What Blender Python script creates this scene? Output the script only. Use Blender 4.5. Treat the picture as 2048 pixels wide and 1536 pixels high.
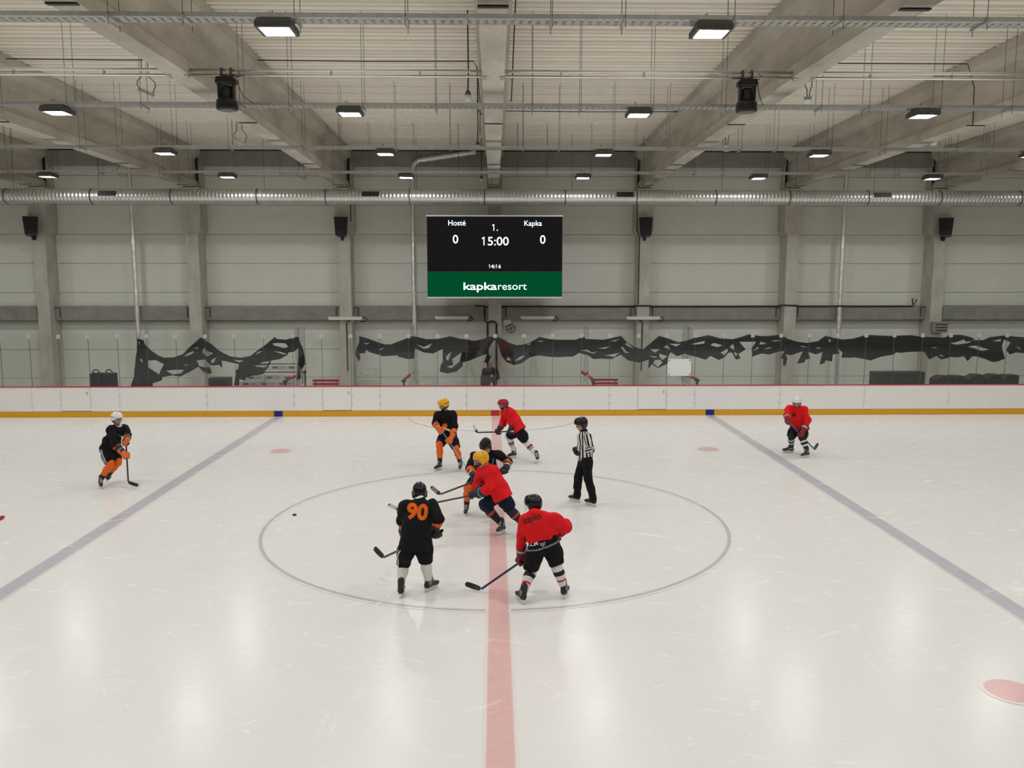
import bpy, bmesh, math, random
import numpy as np
from mathutils import Vector, Matrix, noise
from mathutils.bvhtree import BVHTree

for o in list(bpy.data.objects):
    bpy.data.objects.remove(o, do_unlink=True)
scene = bpy.context.scene
C = scene.collection

# ------------------------------------------------------------------ camera, world, exposure
FPX, CAM_H, PITCH, YAW = 1680.0, 4.78, math.radians(7.175), math.radians(1.1933)
cd = bpy.data.cameras.new('camera')
cd.sensor_fit = 'HORIZONTAL'
cd.sensor_width = 36.0
cd.lens = 36.0 * FPX / 2048.0
cd.clip_start, cd.clip_end = 0.1, 300
cam = bpy.data.objects.new('camera', cd)
C.objects.link(cam)
cam.location = (-0.02, 0, CAM_H)
cam.rotation_euler = (math.radians(90) - PITCH, 0, -YAW)
scene.camera = cam

world = bpy.data.worlds.new('world')
scene.world = world
world.use_nodes = True
world.node_tree.nodes['Background'].inputs[0].default_value = (0.5, 0.5, 0.5, 1)
world.node_tree.nodes['Background'].inputs[1].default_value = 0.02
vs = scene.view_settings
vs.view_transform = 'Standard'
vs.look = 'None'
vs.gamma = 1.0
vs.use_curve_mapping = False
vs.exposure = 0.0
LED_STRENGTH = 168.0
scene.cycles.diffuse_bounces = 8

# ------------------------------------------------------------------ helpers
class MB:
    """collects simple shapes into one mesh"""
    def __init__(s):
        s.v, s.f, s.m = [], [], []
    def add(s, vs_, fs_, m=0):
        b = len(s.v)
        s.v += [tuple(p) for p in vs_]
        for f in fs_:
            s.f.append(tuple(b + i for i in f))
            s.m.append(m)
        return s
    def box(s, c, d, m=0, rot=None):
        x, y, z = d[0] / 2, d[1] / 2, d[2] / 2
        P = [Vector((sx * x, sy * y, sz * z)) for sx in (-1, 1) for sy in (-1, 1) for sz in (-1, 1)]
        if rot is not None:
            P = [rot @ p for p in P]
        P = [p + Vector(c) for p in P]
        return s.add(P, [(0, 1, 3, 2), (4, 6, 7, 5), (0, 4, 5, 1), (2, 3, 7, 6), (0, 2, 6, 4), (1, 5, 7, 3)], m)
    def bbox(s, c, d, b=0.01, m=0):
        """box with bevelled vertical and horizontal edges"""
        x, y, z = d[0] / 2, d[1] / 2, d[2] / 2
        b = min(b, x * .9, y * .9, z * .9)
        rings = []
        for zz, ins in ((-z, b), (-z + b, 0), (z - b, 0), (z, b)):
            xx, yy = x - ins, y - ins
            k = b * .6
            rings.append([(xx, -yy + k), (xx, yy - k), (xx - k, yy), (-xx + k, yy), (-xx, yy - k), (-xx, -yy + k), (-xx + k, -yy), (xx - k, -yy)])
        V = []
        for (zz, _), r in zip(((-z, 0), (-z + b, 0), (z - b, 0), (z, 0)), rings):
            V += [(c[0] + p[0], c[1] + p[1], c[2] + zz) for p in r]
        F = [tuple(range(7, -1, -1)), tuple(range(24, 32))]
        for k in range(3):
            for i in range(8):
                j = (i + 1) % 8
                F.append((k * 8 + i, k * 8 + j, k * 8 + 8 + j, k * 8 + 8 + i))
        return s.add(V, F, m)
    def tube(s, pts, r, n=8, m=0, caps=True):
        pts = [Vector(p) for p in pts]
        rr = r if isinstance(r, (list, tuple)) else [r] * len(pts)
        V, F = [], []
        up = None
        for i, p in enumerate(pts):
            t = (pts[min(i + 1, len(pts) - 1)] - pts[max(i - 1, 0)]).normalized()
            if up is None:
                up = t.orthogonal().normalized()
            up = (up - t * up.dot(t)).normalized()
            w = t.cross(up)
            for k in range(n):
                a = 2 * math.pi * k / n
                V.append(p + (up * math.cos(a) + w * math.sin(a)) * rr[i])
        for i in range(len(pts) - 1):
            for k in range(n):
                j = (k + 1) % n
                F.append((i * n + k, i * n + j, i * n + n + j, i * n + n + k))
        if caps:
            F.append(tuple(range(n - 1, -1, -1)))
            F.append(tuple(range((len(pts) - 1) * n, len(pts) * n)))
        return s.add(V, F, m)
    def prism(s, poly, axis, a, b, m=0):
        """extrude a 2D polygon along an axis ('x','y','z') from a to b"""
        n = len(poly)
        def P(u, v, w):
            return {'x': (w, u, v), 'y': (u, w, v), 'z': (u, v, w)}[axis]
        V = [P(u, v, a) for u, v in poly] + [P(u, v, b) for u, v in poly]
        F = [tuple(range(n - 1, -1, -1)), tuple(range(n, 2 * n))]
        for i in range(n):
            j = (i + 1) % n
            F.append((i, j, n + j, n + i))
        return s.add(V, F, m)
    def build(s, name, mats, parent=None, loc=(0, 0, 0), smooth=False):
        me = bpy.data.meshes.new(name)
        me.from_pydata(s.v, [], s.f)
        for mt in (mats if isinstance(mats, (list, tuple)) else [mats]):
            me.materials.append(mt)
        if any(s.m):
            me.polygons.foreach_set('material_index', s.m)
        bm = bmesh.new()
        bm.from_mesh(me)
        bmesh.ops.recalc_face_normals(bm, faces=bm.faces)
        bm.to_mesh(me)
        bm.free()
        if smooth:
            me.polygons.foreach_set('use_smooth', [True] * len(me.polygons))
        return link(name, me, parent, loc)

def link(name, me, parent=None, loc=(0, 0, 0)):
    o = bpy.data.objects.new(name, me)
    C.objects.link(o)
    o.location = loc
    if parent is not None:
        o.parent = parent
    return o

def tag(o, label=None, cat=None, group=None, kind=None):
    if label: o['label'] = label
    if cat: o['category'] = cat
    if group: o['group'] = group
    if kind: o['kind'] = kind
    return o

def empty(name, loc=(0, 0, 0), label=None, cat=None, group=None, kind=None):
    o = bpy.data.objects.new(name, None)
    o.empty_display_size = 0.2
    C.objects.link(o)
    o.location = loc
    return tag(o, label, cat, group, kind)

def copy_tree(o, parent=None):
    c = o.copy()
    C.objects.link(c)
    c.parent = parent
    for ch in list(o.children):
        copy_tree(ch, c)
    return c

# ------------------------------------------------------------------ materials
MATS = {}
def mat(name, col, rough=0.5, metal=0.0, var=0.0, vscale=3.0, bump=0.0, bscale=40.0, spec=0.5, stretch=None):
    if name in MATS:
        return MATS[name]
    m = bpy.data.materials.new(name)
    m.use_nodes = True
    nt = m.node_tree
    b = nt.nodes['Principled BSDF']
    b.inputs['Base Color'].default_value = (*col, 1)
    b.inputs['Roughness'].default_value = rough
    b.inputs['Metallic'].default_value = metal
    b.inputs['Specular IOR Level'].default_value = spec
    if var or bump:
        tc = nt.nodes.new('ShaderNodeTexCoord')
        mp = nt.nodes.new('ShaderNodeMapping')
        nt.links.new(tc.outputs['Object'], mp.inputs['Vector'])
        if stretch:
            mp.inputs['Scale'].default_value = stretch
    if var:
        nz = nt.nodes.new('ShaderNodeTexNoise')
        nz.inputs['Scale'].default_value = vscale
        nz.inputs['Detail'].default_value = 6
        nz.inputs['Roughness'].default_value = 0.65
        nt.links.new(mp.outputs[0], nz.inputs['Vector'])
        cr = nt.nodes.new('ShaderNodeValToRGB')
        cr.color_ramp.elements[0].position = 0.3
        cr.color_ramp.elements[1].position = 0.7
        cr.color_ramp.elements[0].color = (*[max(0, c * (1 - var)) for c in col], 1)
        cr.color_ramp.elements[1].color = (*[min(1, c * (1 + var)) for c in col], 1)
        nt.links.new(nz.outputs['Fac'], cr.inputs[0])
        nt.links.new(cr.outputs[0], b.inputs['Base Color'])
    if bump:
        n2 = nt.nodes.new('ShaderNodeTexNoise')
        n2.inputs['Scale'].default_value = bscale
        n2.inputs['Detail'].default_value = 4
        nt.links.new(mp.outputs[0], n2.inputs['Vector'])
        bp = nt.nodes.new('ShaderNodeBump')
        bp.inputs['Strength'].default_value = bump
        bp.inputs['Distance'].default_value = 0.01
        nt.links.new(n2.outputs['Fac'], bp.inputs['Height'])
        nt.links.new(bp.outputs[0], b.inputs['Normal'])
    MATS[name] = m
    return m

def emit(name, col, strength):
    if name in MATS:
        return MATS[name]
    m = bpy.data.materials.new(name)
    m.use_nodes = True
    nt = m.node_tree
    nt.nodes.remove(nt.nodes['Principled BSDF'])
    e = nt.nodes.new('ShaderNodeEmission')
    e.inputs[0].default_value = (*col, 1)
    e.inputs[1].default_value = strength
    nt.links.new(e.outputs[0], nt.nodes['Material Output'].inputs[0])
    MATS[name] = m
    return m

def math_(nt, op, a, b=None, c=None, clamp=False):
    n = nt.nodes.new('ShaderNodeMath')
    n.operation = op
    n.use_clamp = clamp
    for i, x in enumerate((a, b, c)):
        if x is None:
            continue
        if isinstance(x, (int, float)):
            n.inputs[i].default_value = x
        else:
            nt.links.new(x, n.inputs[i])
    return n.outputs[0]

def glass(name, tint=(0.975, 0.99, 0.982), ior=1.5, gloss_rough=0.0):
    if name in MATS:
        return MATS[name]
    m = bpy.data.materials.new(name)
    m.use_nodes = True
    nt = m.node_tree
    nt.nodes.remove(nt.nodes['Principled BSDF'])
    t = nt.nodes.new('ShaderNodeBsdfTransparent')
    t.inputs[0].default_value = (*tint, 1)
    g = nt.nodes.new('ShaderNodeBsdfGlossy')
    g.inputs['Roughness'].default_value = gloss_rough
    fr = nt.nodes.new('ShaderNodeFresnel')
    fr.inputs['IOR'].default_value = ior
    mx = nt.nodes.new('ShaderNodeMixShader')
    ge = nt.nodes.new('ShaderNodeNewGeometry')
    fac = math_(nt, 'MULTIPLY', math_(nt, 'MULTIPLY', fr.outputs[0], 1.8), math_(nt, 'SUBTRACT', 1.0, ge.outputs['Backfacing']), clamp=True)
    nt.links.new(fac, mx.inputs[0])
    nt.links.new(t.outputs[0], mx.inputs[1])
    nt.links.new(g.outputs[0], mx.inputs[2])
    nt.links.new(mx.outputs[0], nt.nodes['Material Output'].inputs[0])
    MATS[name] = m
    return m

def node(nt, kind, **kw):
    n = nt.nodes.new(kind)
    for k, v in kw.items():
        setattr(n, k, v)
    return n
def ice_material(name, shape=None, paint=None):
    """skated ice; shape('line',half) / ('ring',r,half) / ('disc',r) gives the paint seen through the ice"""
    m = bpy.data.materials.new(name)
    m.use_nodes = True
    nt = m.node_tree
    b = nt.nodes['Principled BSDF']
    geo = nt.nodes.new('ShaderNodeNewGeometry')
    pos = geo.outputs['Position']
    def mapped(scale, rotz=0.0, off=(0, 0, 0)):
        mp = nt.nodes.new('ShaderNodeMapping')
        mp.vector_type = 'POINT'
        r = nt.nodes.new('ShaderNodeMapping')
        r.inputs['Rotation'].default_value = (0, 0, rotz)
        r.inputs['Location'].default_value = off
        nt.links.new(pos, r.inputs['Vector'])
        mp.inputs['Scale'].default_value = scale
        nt.links.new(r.outputs[0], mp.inputs['Vector'])
        return mp.outputs[0]
    def nz(vec, sc, det=5.0, rough=.6, dist=0.0):
        n = nt.nodes.new('ShaderNodeTexNoise')
        n.inputs['Scale'].default_value = sc
        n.inputs['Detail'].default_value = det
        n.inputs['Roughness'].default_value = rough
        n.inputs['Distortion'].default_value = dist
        nt.links.new(vec, n.inputs['Vector'])
        return n.outputs['Fac']
    def ramp(v, a, bb):
        r = nt.nodes.new('ShaderNodeMapRange')
        r.interpolation_type = 'SMOOTHSTEP'
        r.inputs[1].default_value = a
        r.inputs[2].default_value = bb
        nt.links.new(v, r.inputs[0])
        return r.outputs[0]
    big = nz(mapped((.35, .35, .35)), 1.0, 4)
    s1 = ramp(nz(mapped((.6, 3.2, 1), 0.35), 1.6, 7, .62, .5), .60, .78)
    s2 = ramp(nz(mapped((.5, 4.0, 1), -0.5, (7, 3, 0)), 1.3, 7, .6, .6), .60, .78)
    s3 = ramp(nz(mapped((.9, 1.3, 1), 1.1, (2, 9, 0)), 1.2, 8, .66, .9), .60, .78)
    # thin skate cuts: narrow level sets of warped noise
    def cuts(rot, off, sc, w):
        n = nz(mapped((sc, sc * .45, 1), rot, off), 1.0, 1.5, .4, .6)
        d = math_(nt, 'ABSOLUTE', math_(nt, 'SUBTRACT', n, .5))
        return math_(nt, 'SUBTRACT', 1.0, ramp(d, 0.0, w))
    gate = ramp(nz(mapped((.5, .5, 1), .2, (4, 4, 0)), 1.3, 3), .5, .62)
    c1 = math_(nt, 'MULTIPLY', cuts(.5, (1, 2, 0), .55, .006), gate)
    c2 = math_(nt, 'MULTIPLY', cuts(2.2, (5, 1, 0), .7, .006), gate)
    scr = math_(nt, 'MAXIMUM', math_(nt, 'MAXIMUM', s1, s2), s3)
    scr = math_(nt, 'MAXIMUM', math_(nt, 'MULTIPLY', scr, .6), math_(nt, 'MULTIPLY', math_(nt, 'MAXIMUM', c1, c2), .16))
    mixc = nt.nodes.new('ShaderNodeMix')
    mixc.data_type = 'RGBA'
    mixc.inputs[6].default_value = (*ICE_A, 1)
    mixc.inputs[7].default_value = (*ICE_B, 1)
    nt.links.new(big, mixc.inputs[0])
    base = mixc.outputs[2]
    if shape:
        tc = nt.nodes.new('ShaderNodeTexCoord')
        sp = nt.nodes.new('ShaderNodeSeparateXYZ')
        nt.links.new(tc.outputs['Object'], sp.inputs[0])
        if shape[0] == 'line':
            d = math_(nt, 'SUBTRACT', math_(nt, 'ABSOLUTE', sp.outputs[0]), shape[1])
        else:
            rr = math_(nt, 'SQRT', math_(nt, 'ADD', math_(nt, 'POWER', sp.outputs[0], 2.0), math_(nt, 'POWER', sp.outputs[1], 2.0)))
            d = math_(nt, 'SUBTRACT', rr, shape[1])
            if shape[0] == 'ring':
                d = math_(nt, 'SUBTRACT', math_(nt, 'ABSOLUTE', d), shape[2])
        soft = .022
        r = nt.nodes.new('ShaderNodeMapRange')
        r.interpolation_type = 'SMOOTHSTEP'
        r.inputs[1].default_value = -soft
        r.inputs[2].default_value = soft
        r.inputs[3].default_value = 1.0
        r.inputs[4].default_value = 0.0
        nt.links.new(d, r.inputs[0])
        wear = math_(nt, 'SUBTRACT', 1.0, math_(nt, 'MULTIPLY', nz(mapped((3, 3, 3)), 1.5, 5), .35))
        mk = math_(nt, 'MULTIPLY', r.outputs[0], wear)
        mx = nt.nodes.new('ShaderNodeMix')
        mx.data_type = 'RGBA'
        nt.links.new(mk, mx.inputs[0])
        nt.links.new(base, mx.inputs[6])
        mx.inputs[7].default_value = (*paint, 1)
        base = mx.outputs[2]
    top = nt.nodes.new('ShaderNodeMix')
    top.data_type = 'RGBA'
    nt.links.new(scr, top.inputs[0])
    nt.links.new(base, top.inputs[6])
    top.inputs[7].default_value = (*ICE_W, 1)
    nt.links.new(top.outputs[2], b.inputs['Base Color'])
    ro = math_(nt, 'ADD', math_(nt, 'MULTIPLY', scr, .3), math_(nt, 'ADD', .17, math_(nt, 'MULTIPLY', nz(mapped((1, 1, 1)), 1.2, 4), .12)))
    nt.links.new(ro, b.inputs['Roughness'])
    b.inputs['IOR'].default_value = 1.31
    bp = nt.nodes.new('ShaderNodeBump')
    bp.inputs['Strength'].default_value = .12
    bp.inputs['Distance'].default_value = .01
    nt.links.new(nz(mapped((1, 1, 1)), 9, 4), bp.inputs['Height'])
    nt.links.new(bp.outputs[0], b.inputs['Normal'])
    return m

ICE_A, ICE_B, ICE_W = (.79, .785, .77), (.85, .84, .825), (.96, .95, .94)
RED_PAINT, BLUE_PAINT = (.74, .42, .41), (.46, .45, .52)

M_conc = mat('precast concrete', (.50, .465, .40), .85, var=.28, vscale=1.3, bump=.35, bscale=14, stretch=(1, .35, 1))
M_conc2 = mat('column concrete', (.50, .475, .42), .85, var=.16, vscale=2.2, bump=.3, bscale=16, stretch=(1, 1, .5))
M_sill = mat('dark sill concrete', (.27, .27, .235), .85, var=.15, vscale=2.2, bump=.3, bscale=16)
M_deck = mat('cream steel deck', (.93, .89, .80), .5, var=.03, vscale=.4)
M_panel = mat('grey wall panel', (.72, .73, .665), .5, var=.04, vscale=.8)
M_galv = mat('galvanised steel', (.55, .57, .57), .38, .85, var=.12, vscale=8)
M_duct = mat('spiral duct steel', (.66, .66, .64), .36, .9, var=.08, vscale=2)
M_chrome = mat('polished steel tube', (.88, .87, .84), .14, 1.0)
M_foil = mat('foil pipe wrap', (.92, .91, .88), .3, .8, bump=1.0, bscale=14)
M_dkgrey = mat('dark grey housing', (.075, .075, .075), .5, var=.1, vscale=9)
M_black = mat('black plastic', (.008, .008, .009), .42)
M_blackc = mat('black cable', (.01, .01, .01), .6)
M_white = mat('white board plastic', (.86, .85, .84), .35, var=.03, vscale=.7)
M_yellow = mat('yellow kick plate', (.70, .36, .008), .35, var=.04, vscale=1)
M_redp = mat('red plastic', (.50, .02, .03), .35)
M_bluep = mat('blue plastic', (.005, .012, .22), .35)
M_seam = mat('dark joint', (.12, .12, .12), .7)
M_floor = mat('dark rubber floor', (.42, .42, .40), .8, var=.1, vscale=2)
M_nearwall = mat('light plaster', (.55, .54, .50), .8, var=.04, vscale=.5)
M_led = emit('led panel', (1.0, .995, .985), LED_STRENGTH)
M_glass = glass('shield glass')
M_cloth = mat('black mesh tarp', (.012, .012, .013), .85, var=.2, vscale=5)

# micro-ribbed relief for the wall panels and the deck
def add_ribs(m, axis, freq, strength):
    nt = m.node_tree
    b = nt.nodes['Principled BSDF']
    w = nt.nodes.new('ShaderNodeTexWave')
    w.bands_direction = axis
    w.inputs['Scale'].default_value = freq
    tc = nt.nodes.new('ShaderNodeTexCoord')
    nt.links.new(tc.outputs['Object'], w.inputs['Vector'])
    bp = nt.nodes.new('ShaderNodeBump')
    bp.inputs['Strength'].default_value = strength
    bp.inputs['Distance'].default_value = .01
    nt.links.new(w.outputs['Fac'], bp.inputs['Height'])
    nt.links.new(bp.outputs[0], b.inputs['Normal'])
add_ribs(M_panel, 'Z', 1.1, .25)

# ------------------------------------------------------------------ measured outlines and poses (metres)
CLOTH_LEFT = [
  [(-12.37,2.722),(-12.15,2.657),(-12.11,2.513),(-11.93,2.304),(-11.69,2.127),(-11.47,2.046),(-11.15,2.061),(-10.82,2.173),(-10.59,2.414),(-10.18,2.76),(-10.01,2.622),(-9.82,2.509),(-9.58,2.3),(-9.44,2.219),(-9.2,2.089),(-8.85,2.04),(-8.5,2.104),(-8.27,2.281),(-7.97,2.49),(-7.63,2.769),(-7.58,2.699),(-7.26,2.666),(-6.88,2.762),(-6.81,2.762),(-6.77,2.569),(-6.67,2.343),(-6.62,1.955),(-6.65,1.761),(-6.77,1.567),(-6.8,1.307),(-6.93,1.274),(-6.9,1.502),(-6.87,1.891),(-6.83,2.375),(-6.99,2.247),(-7.18,2.215),(-7.22,2.134),(-7.48,1.989),(-7.79,1.941),(-7.84,1.796),(-8.07,1.472),(-8.27,1.424),(-8.46,1.415),(-8.69,1.328),(-8.72,1.246),(-8.92,1.279),(-8.94,1.068),(-9.1,1.068),(-9.03,1.604),(-8.96,1.636),(-8.91,1.814),(-9.21,1.88),(-9.5,1.945),(-9.49,1.686),(-9.6,1.8),(-9.82,1.768),(-9.95,1.849),(-10.07,1.988),(-10.36,1.947),(-10.29,1.753),(-10.11,1.704),(-9.92,1.719),(-9.85,1.509),(-10.0,1.477),(-10.15,1.558),(-10.31,1.73),(-10.57,1.575),(-10.96,1.382),(-11.21,1.431),(-11.57,1.367),(-11.6,1.254),(-11.93,1.141),(-11.9,1.043),(-12.68,1.046),(-12.56,1.353),(-12.48,1.903),(-12.41,2.257)],
  [(-12.33,2.593),(-12.3,2.609),(-12.27,2.449)],
  [(-12.31,1.999),(-12.25,2.015),(-12.21,1.886),(-12.29,1.918)],
  [(-12.04,1.95),(-11.79,1.966),(-11.49,1.82),(-11.62,1.61),(-11.67,1.465),(-12.03,1.708)],
  [(-11.43,1.593),(-11.07,1.625),(-10.8,1.615),(-10.95,1.495),(-11.21,1.463)],
  [(-10.8,2.076),(-10.66,2.189),(-10.47,2.279),(-10.44,2.221),(-10.6,2.141)],
  [(-10.89,1.819),(-10.78,1.796),(-10.62,1.818),(-10.75,1.77)],
  [(-10.42,2.382),(-10.3,2.414),(-10.32,2.343)],
  [(-10.17,2.236),(-10.11,2.397),(-9.99,2.284),(-9.77,2.203),(-10.0,2.075)],
  [(-9.88,1.946),(-9.68,2.058),(-9.75,1.897),(-9.83,1.849)],
  [(-9.1,1.967),(-8.74,1.934),(-8.89,1.879)],
  [(-8.34,2.136),(-8.21,2.249),(-8.08,2.265)],
  [(-7.72,2.538),(-7.52,2.554),(-7.27,2.537),(-7.18,2.408),(-7.34,2.376),(-7.69,2.474)],
  [(-7.69,2.264),(-7.47,2.248),(-7.25,2.163),(-7.31,2.15)],
  [(-8.38,1.765),(-8.19,1.78),(-7.9,1.78),(-8.0,1.699),(-8.26,1.706)],
  [(-8.25,1.813),(-8.06,1.893),(-7.85,1.912),(-7.92,1.828)],
]
CLOTH_RIGHT = [
  [(-4.72,2.791),(-4.43,2.71),(-4.05,2.564),(-3.83,2.499),(-3.63,2.499),(-3.28,2.628),(-2.89,2.782),(-2.63,2.739),(-2.38,2.675),(-1.99,2.684),(-1.57,2.78),(-1.19,2.689),(-0.73,2.617),(-0.44,2.672),(-0.22,2.759),(0.07,2.758),(0.23,2.703),(0.46,2.557),(0.75,2.46),(0.93,2.475),(1.19,2.54),(1.55,2.75),(1.93,2.668),(2.16,2.652),(2.81,2.651),(3.1,2.763),(3.16,2.682),(3.78,2.649),(4.04,2.697),(4.4,2.784),(4.59,2.583),(4.89,2.388),(5.18,2.306),(5.47,2.549),(5.73,2.782),(6.05,2.694),(6.42,2.554),(6.71,2.612),(6.97,2.709),(7.49,2.799),(7.89,2.692),(8.34,2.658),(8.64,2.739),(8.89,2.83),(9.29,2.771),(9.58,2.764),(10.02,2.819),(10.27,2.672),(10.6,2.574),(10.97,2.524),(11.36,2.589),(11.61,2.774),(11.91,2.702),(12.21,2.643),(12.57,2.668),(13.05,2.804),(13.89,2.767),(14.61,2.796),(15.04,2.736),(15.83,2.705),(16.0,2.779),(16.39,2.809),(16.73,2.733),(16.92,2.658),(16.83,2.614),(17.25,2.613),(17.43,2.717),(17.94,2.777),(18.63,2.716),(18.97,2.7),(19.02,2.129),(18.41,2.176),(18.23,2.101),(18.08,2.251),(18.21,2.536),(17.97,2.627),(17.93,2.372),(18.04,1.95),(17.94,1.92),(17.82,1.86),(17.61,1.831),(17.33,1.952),(16.96,2.049),(16.84,2.028),(16.71,1.869),(16.57,2.044),(16.36,1.999),(16.11,2.02),(15.78,1.925),(15.59,2.06),(15.35,1.926),(15.15,2.197),(14.95,2.212),(14.59,2.198),(14.35,2.168),(14.14,2.183),(14.08,2.108),(13.63,2.034),(13.25,1.9),(12.97,1.96),(12.7,2.006),(12.47,1.998),(12.21,1.999),(12.25,2.179),(12.06,2.327),(12.13,2.146),(11.89,2.114),(11.88,1.868),(11.65,1.902),(11.64,1.82),(11.45,1.755),(11.54,2.197),(11.3,2.115),(11.01,2.214),(11.11,1.968),(10.93,1.936),(10.9,1.838),(10.64,1.789),(10.82,2.231),(10.43,2.084),(10.23,2.117),(10.3,1.986),(10.25,1.724),(10.15,1.725),(10.15,1.97),(10.05,1.987),(10.19,2.232),(10.0,2.232),(9.64,2.118),(9.38,2.152),(9.05,2.038),(9.01,2.316),(9.16,2.576),(8.58,2.561),(8.81,2.3),(8.56,2.137),(8.63,1.973),(8.47,1.941),(8.33,2.186),(8.2,2.186),(8.07,2.023),(7.86,1.926),(7.58,2.073),(7.4,1.943),(7.16,2.009),(7.38,1.943),(7.18,2.009),(6.85,2.091),(6.65,2.157),(6.4,2.059),(6.16,2.207),(6.08,2.06),(6.06,1.799),(5.72,1.643),(5.5,1.784),(5.37,1.62),(5.39,1.947),(5.06,1.834),(4.67,1.916),(4.39,2.128),(4.08,1.966),(3.72,1.983),(3.43,1.967),(3.27,2.098),(2.94,2.18),(2.72,2.05),(2.46,2.051),(2.16,2.035),(1.87,2.052),(1.52,2.101),(1.26,2.053),(1.09,1.94),(0.93,1.826),(0.65,1.761),(0.39,1.876),(0.23,2.071),(0.07,2.59),(-0.03,2.639),(-0.15,2.493),(-0.28,2.202),(-0.14,2.056),(-0.25,1.812),(-0.38,1.877),(-0.28,2.17),(-0.61,2.04),(-0.93,1.911),(-1.13,1.863),(-1.14,1.716),(-1.36,1.538),(-1.68,1.473),(-1.94,1.539),(-1.9,1.783),(-1.83,1.88),(-1.83,2.334),(-2.16,2.173),(-2.48,2.206),(-2.78,2.352),(-2.82,1.996),(-3.03,1.98),(-3.38,2.062),(-3.41,2.111),(-3.93,2.079),(-3.99,2.112),(-4.35,2.21),(-4.5,2.307),(-4.52,2.194),(-4.72,2.178),(-4.7,2.016),(-4.77,1.893),(-4.83,2.049),(-4.88,2.178),(-4.79,2.436),(-4.72,2.565)],
  [(-4.59,2.565),(-4.47,2.533),(-4.34,2.571),(-4.47,2.494)],
  [(-4.07,2.322),(-3.86,2.386),(-3.96,2.306)],
  [(-2.76,2.514),(-2.48,2.407),(-2.19,2.529),(-2.32,2.368),(-2.48,2.342)],
  [(-1.71,2.075),(-1.53,2.237),(-1.64,1.929),(-1.71,1.961)],
  [(-1.71,1.718),(-1.47,1.766),(-1.5,1.977),(-1.17,2.204),(-1.24,1.896),(-1.52,1.659)],
  [(0.39,1.941),(0.43,2.038),(0.52,1.989),(0.54,1.924)],
  [(0.69,1.924),(0.88,2.07),(1.06,2.102),(0.91,1.972),(0.75,1.908)],
  [(1.06,2.475),(1.29,2.54),(1.19,2.475)],
  [(1.48,2.572),(1.71,2.594),(1.58,2.62)],
  [(3.01,2.277),(3.2,2.309),(3.4,2.195),(3.59,2.244),(3.43,2.163),(3.14,2.254)],
  [(3.59,2.341),(4.01,2.405),(3.85,2.318)],
  [(4.04,2.6),(4.35,2.674),(4.2,2.584)],
  [(4.53,2.502),(4.63,2.544),(4.87,2.329),(4.69,2.404)],
  [(4.39,2.372),(4.47,2.405),(4.6,2.226),(4.71,2.209),(4.57,2.177)],
  [(3.85,2.097),(4.34,2.187),(4.18,2.047)],
  [(5.43,2.305),(5.77,2.315),(5.61,2.191)],
  [(5.91,2.386),(6.03,2.457),(6.16,2.294)],
  [(6.09,2.499),(6.51,2.499),(6.35,2.411)],
  [(5.38,2.087),(5.71,2.044),(5.58,2.012)],
  [(5.76,2.158),(6.05,2.067),(5.88,1.93),(5.77,2.028)],
  [(6.87,2.488),(7.36,2.605),(7.33,2.514),(7.04,2.472)],
  [(5.54,1.826),(5.6,1.937),(5.78,1.95),(5.88,1.848),(5.72,1.675)],
  [(7.55,2.448),(7.66,2.529),(7.98,2.448),(7.8,2.383)],
  [(7.92,2.187),(8.16,2.324),(8.18,2.235),(8.05,2.089)],
  [(8.23,2.382),(8.35,2.489),(8.41,2.349),(8.39,2.284)],
  [(8.4,2.212),(8.53,2.137),(8.45,2.062)],
  [(9.08,2.25),(9.24,2.4),(9.26,2.331)],
  [(9.27,2.468),(9.33,2.576),(9.55,2.494)],
  [(9.44,2.289),(9.6,2.373),(9.76,2.363)],
  [(9.67,2.608),(10.11,2.64),(9.88,2.575)],
  [(10.71,2.427),(11.04,2.377),(10.81,2.378)],
  [(11.3,2.36),(11.52,2.36),(11.34,2.305)],
  [(11.71,2.676),(11.82,2.604),(11.75,2.539)],
  [(16.08,2.495),(16.35,2.569),(16.55,2.638),(16.61,2.554),(16.83,2.584),(16.68,2.509),(16.3,2.45)],
  [(16.69,2.389),(16.96,2.424),(17.46,2.282),(17.19,2.238)],
  [(15.36,2.361),(15.65,2.361),(15.5,2.325)],
  [(17.56,2.576),(17.86,2.648),(17.88,2.567)],
  [(15.67,2.081),(15.76,2.099),(15.87,2.009)],
  [(18.39,2.401),(18.55,2.341),(18.61,2.25)],
]
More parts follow.
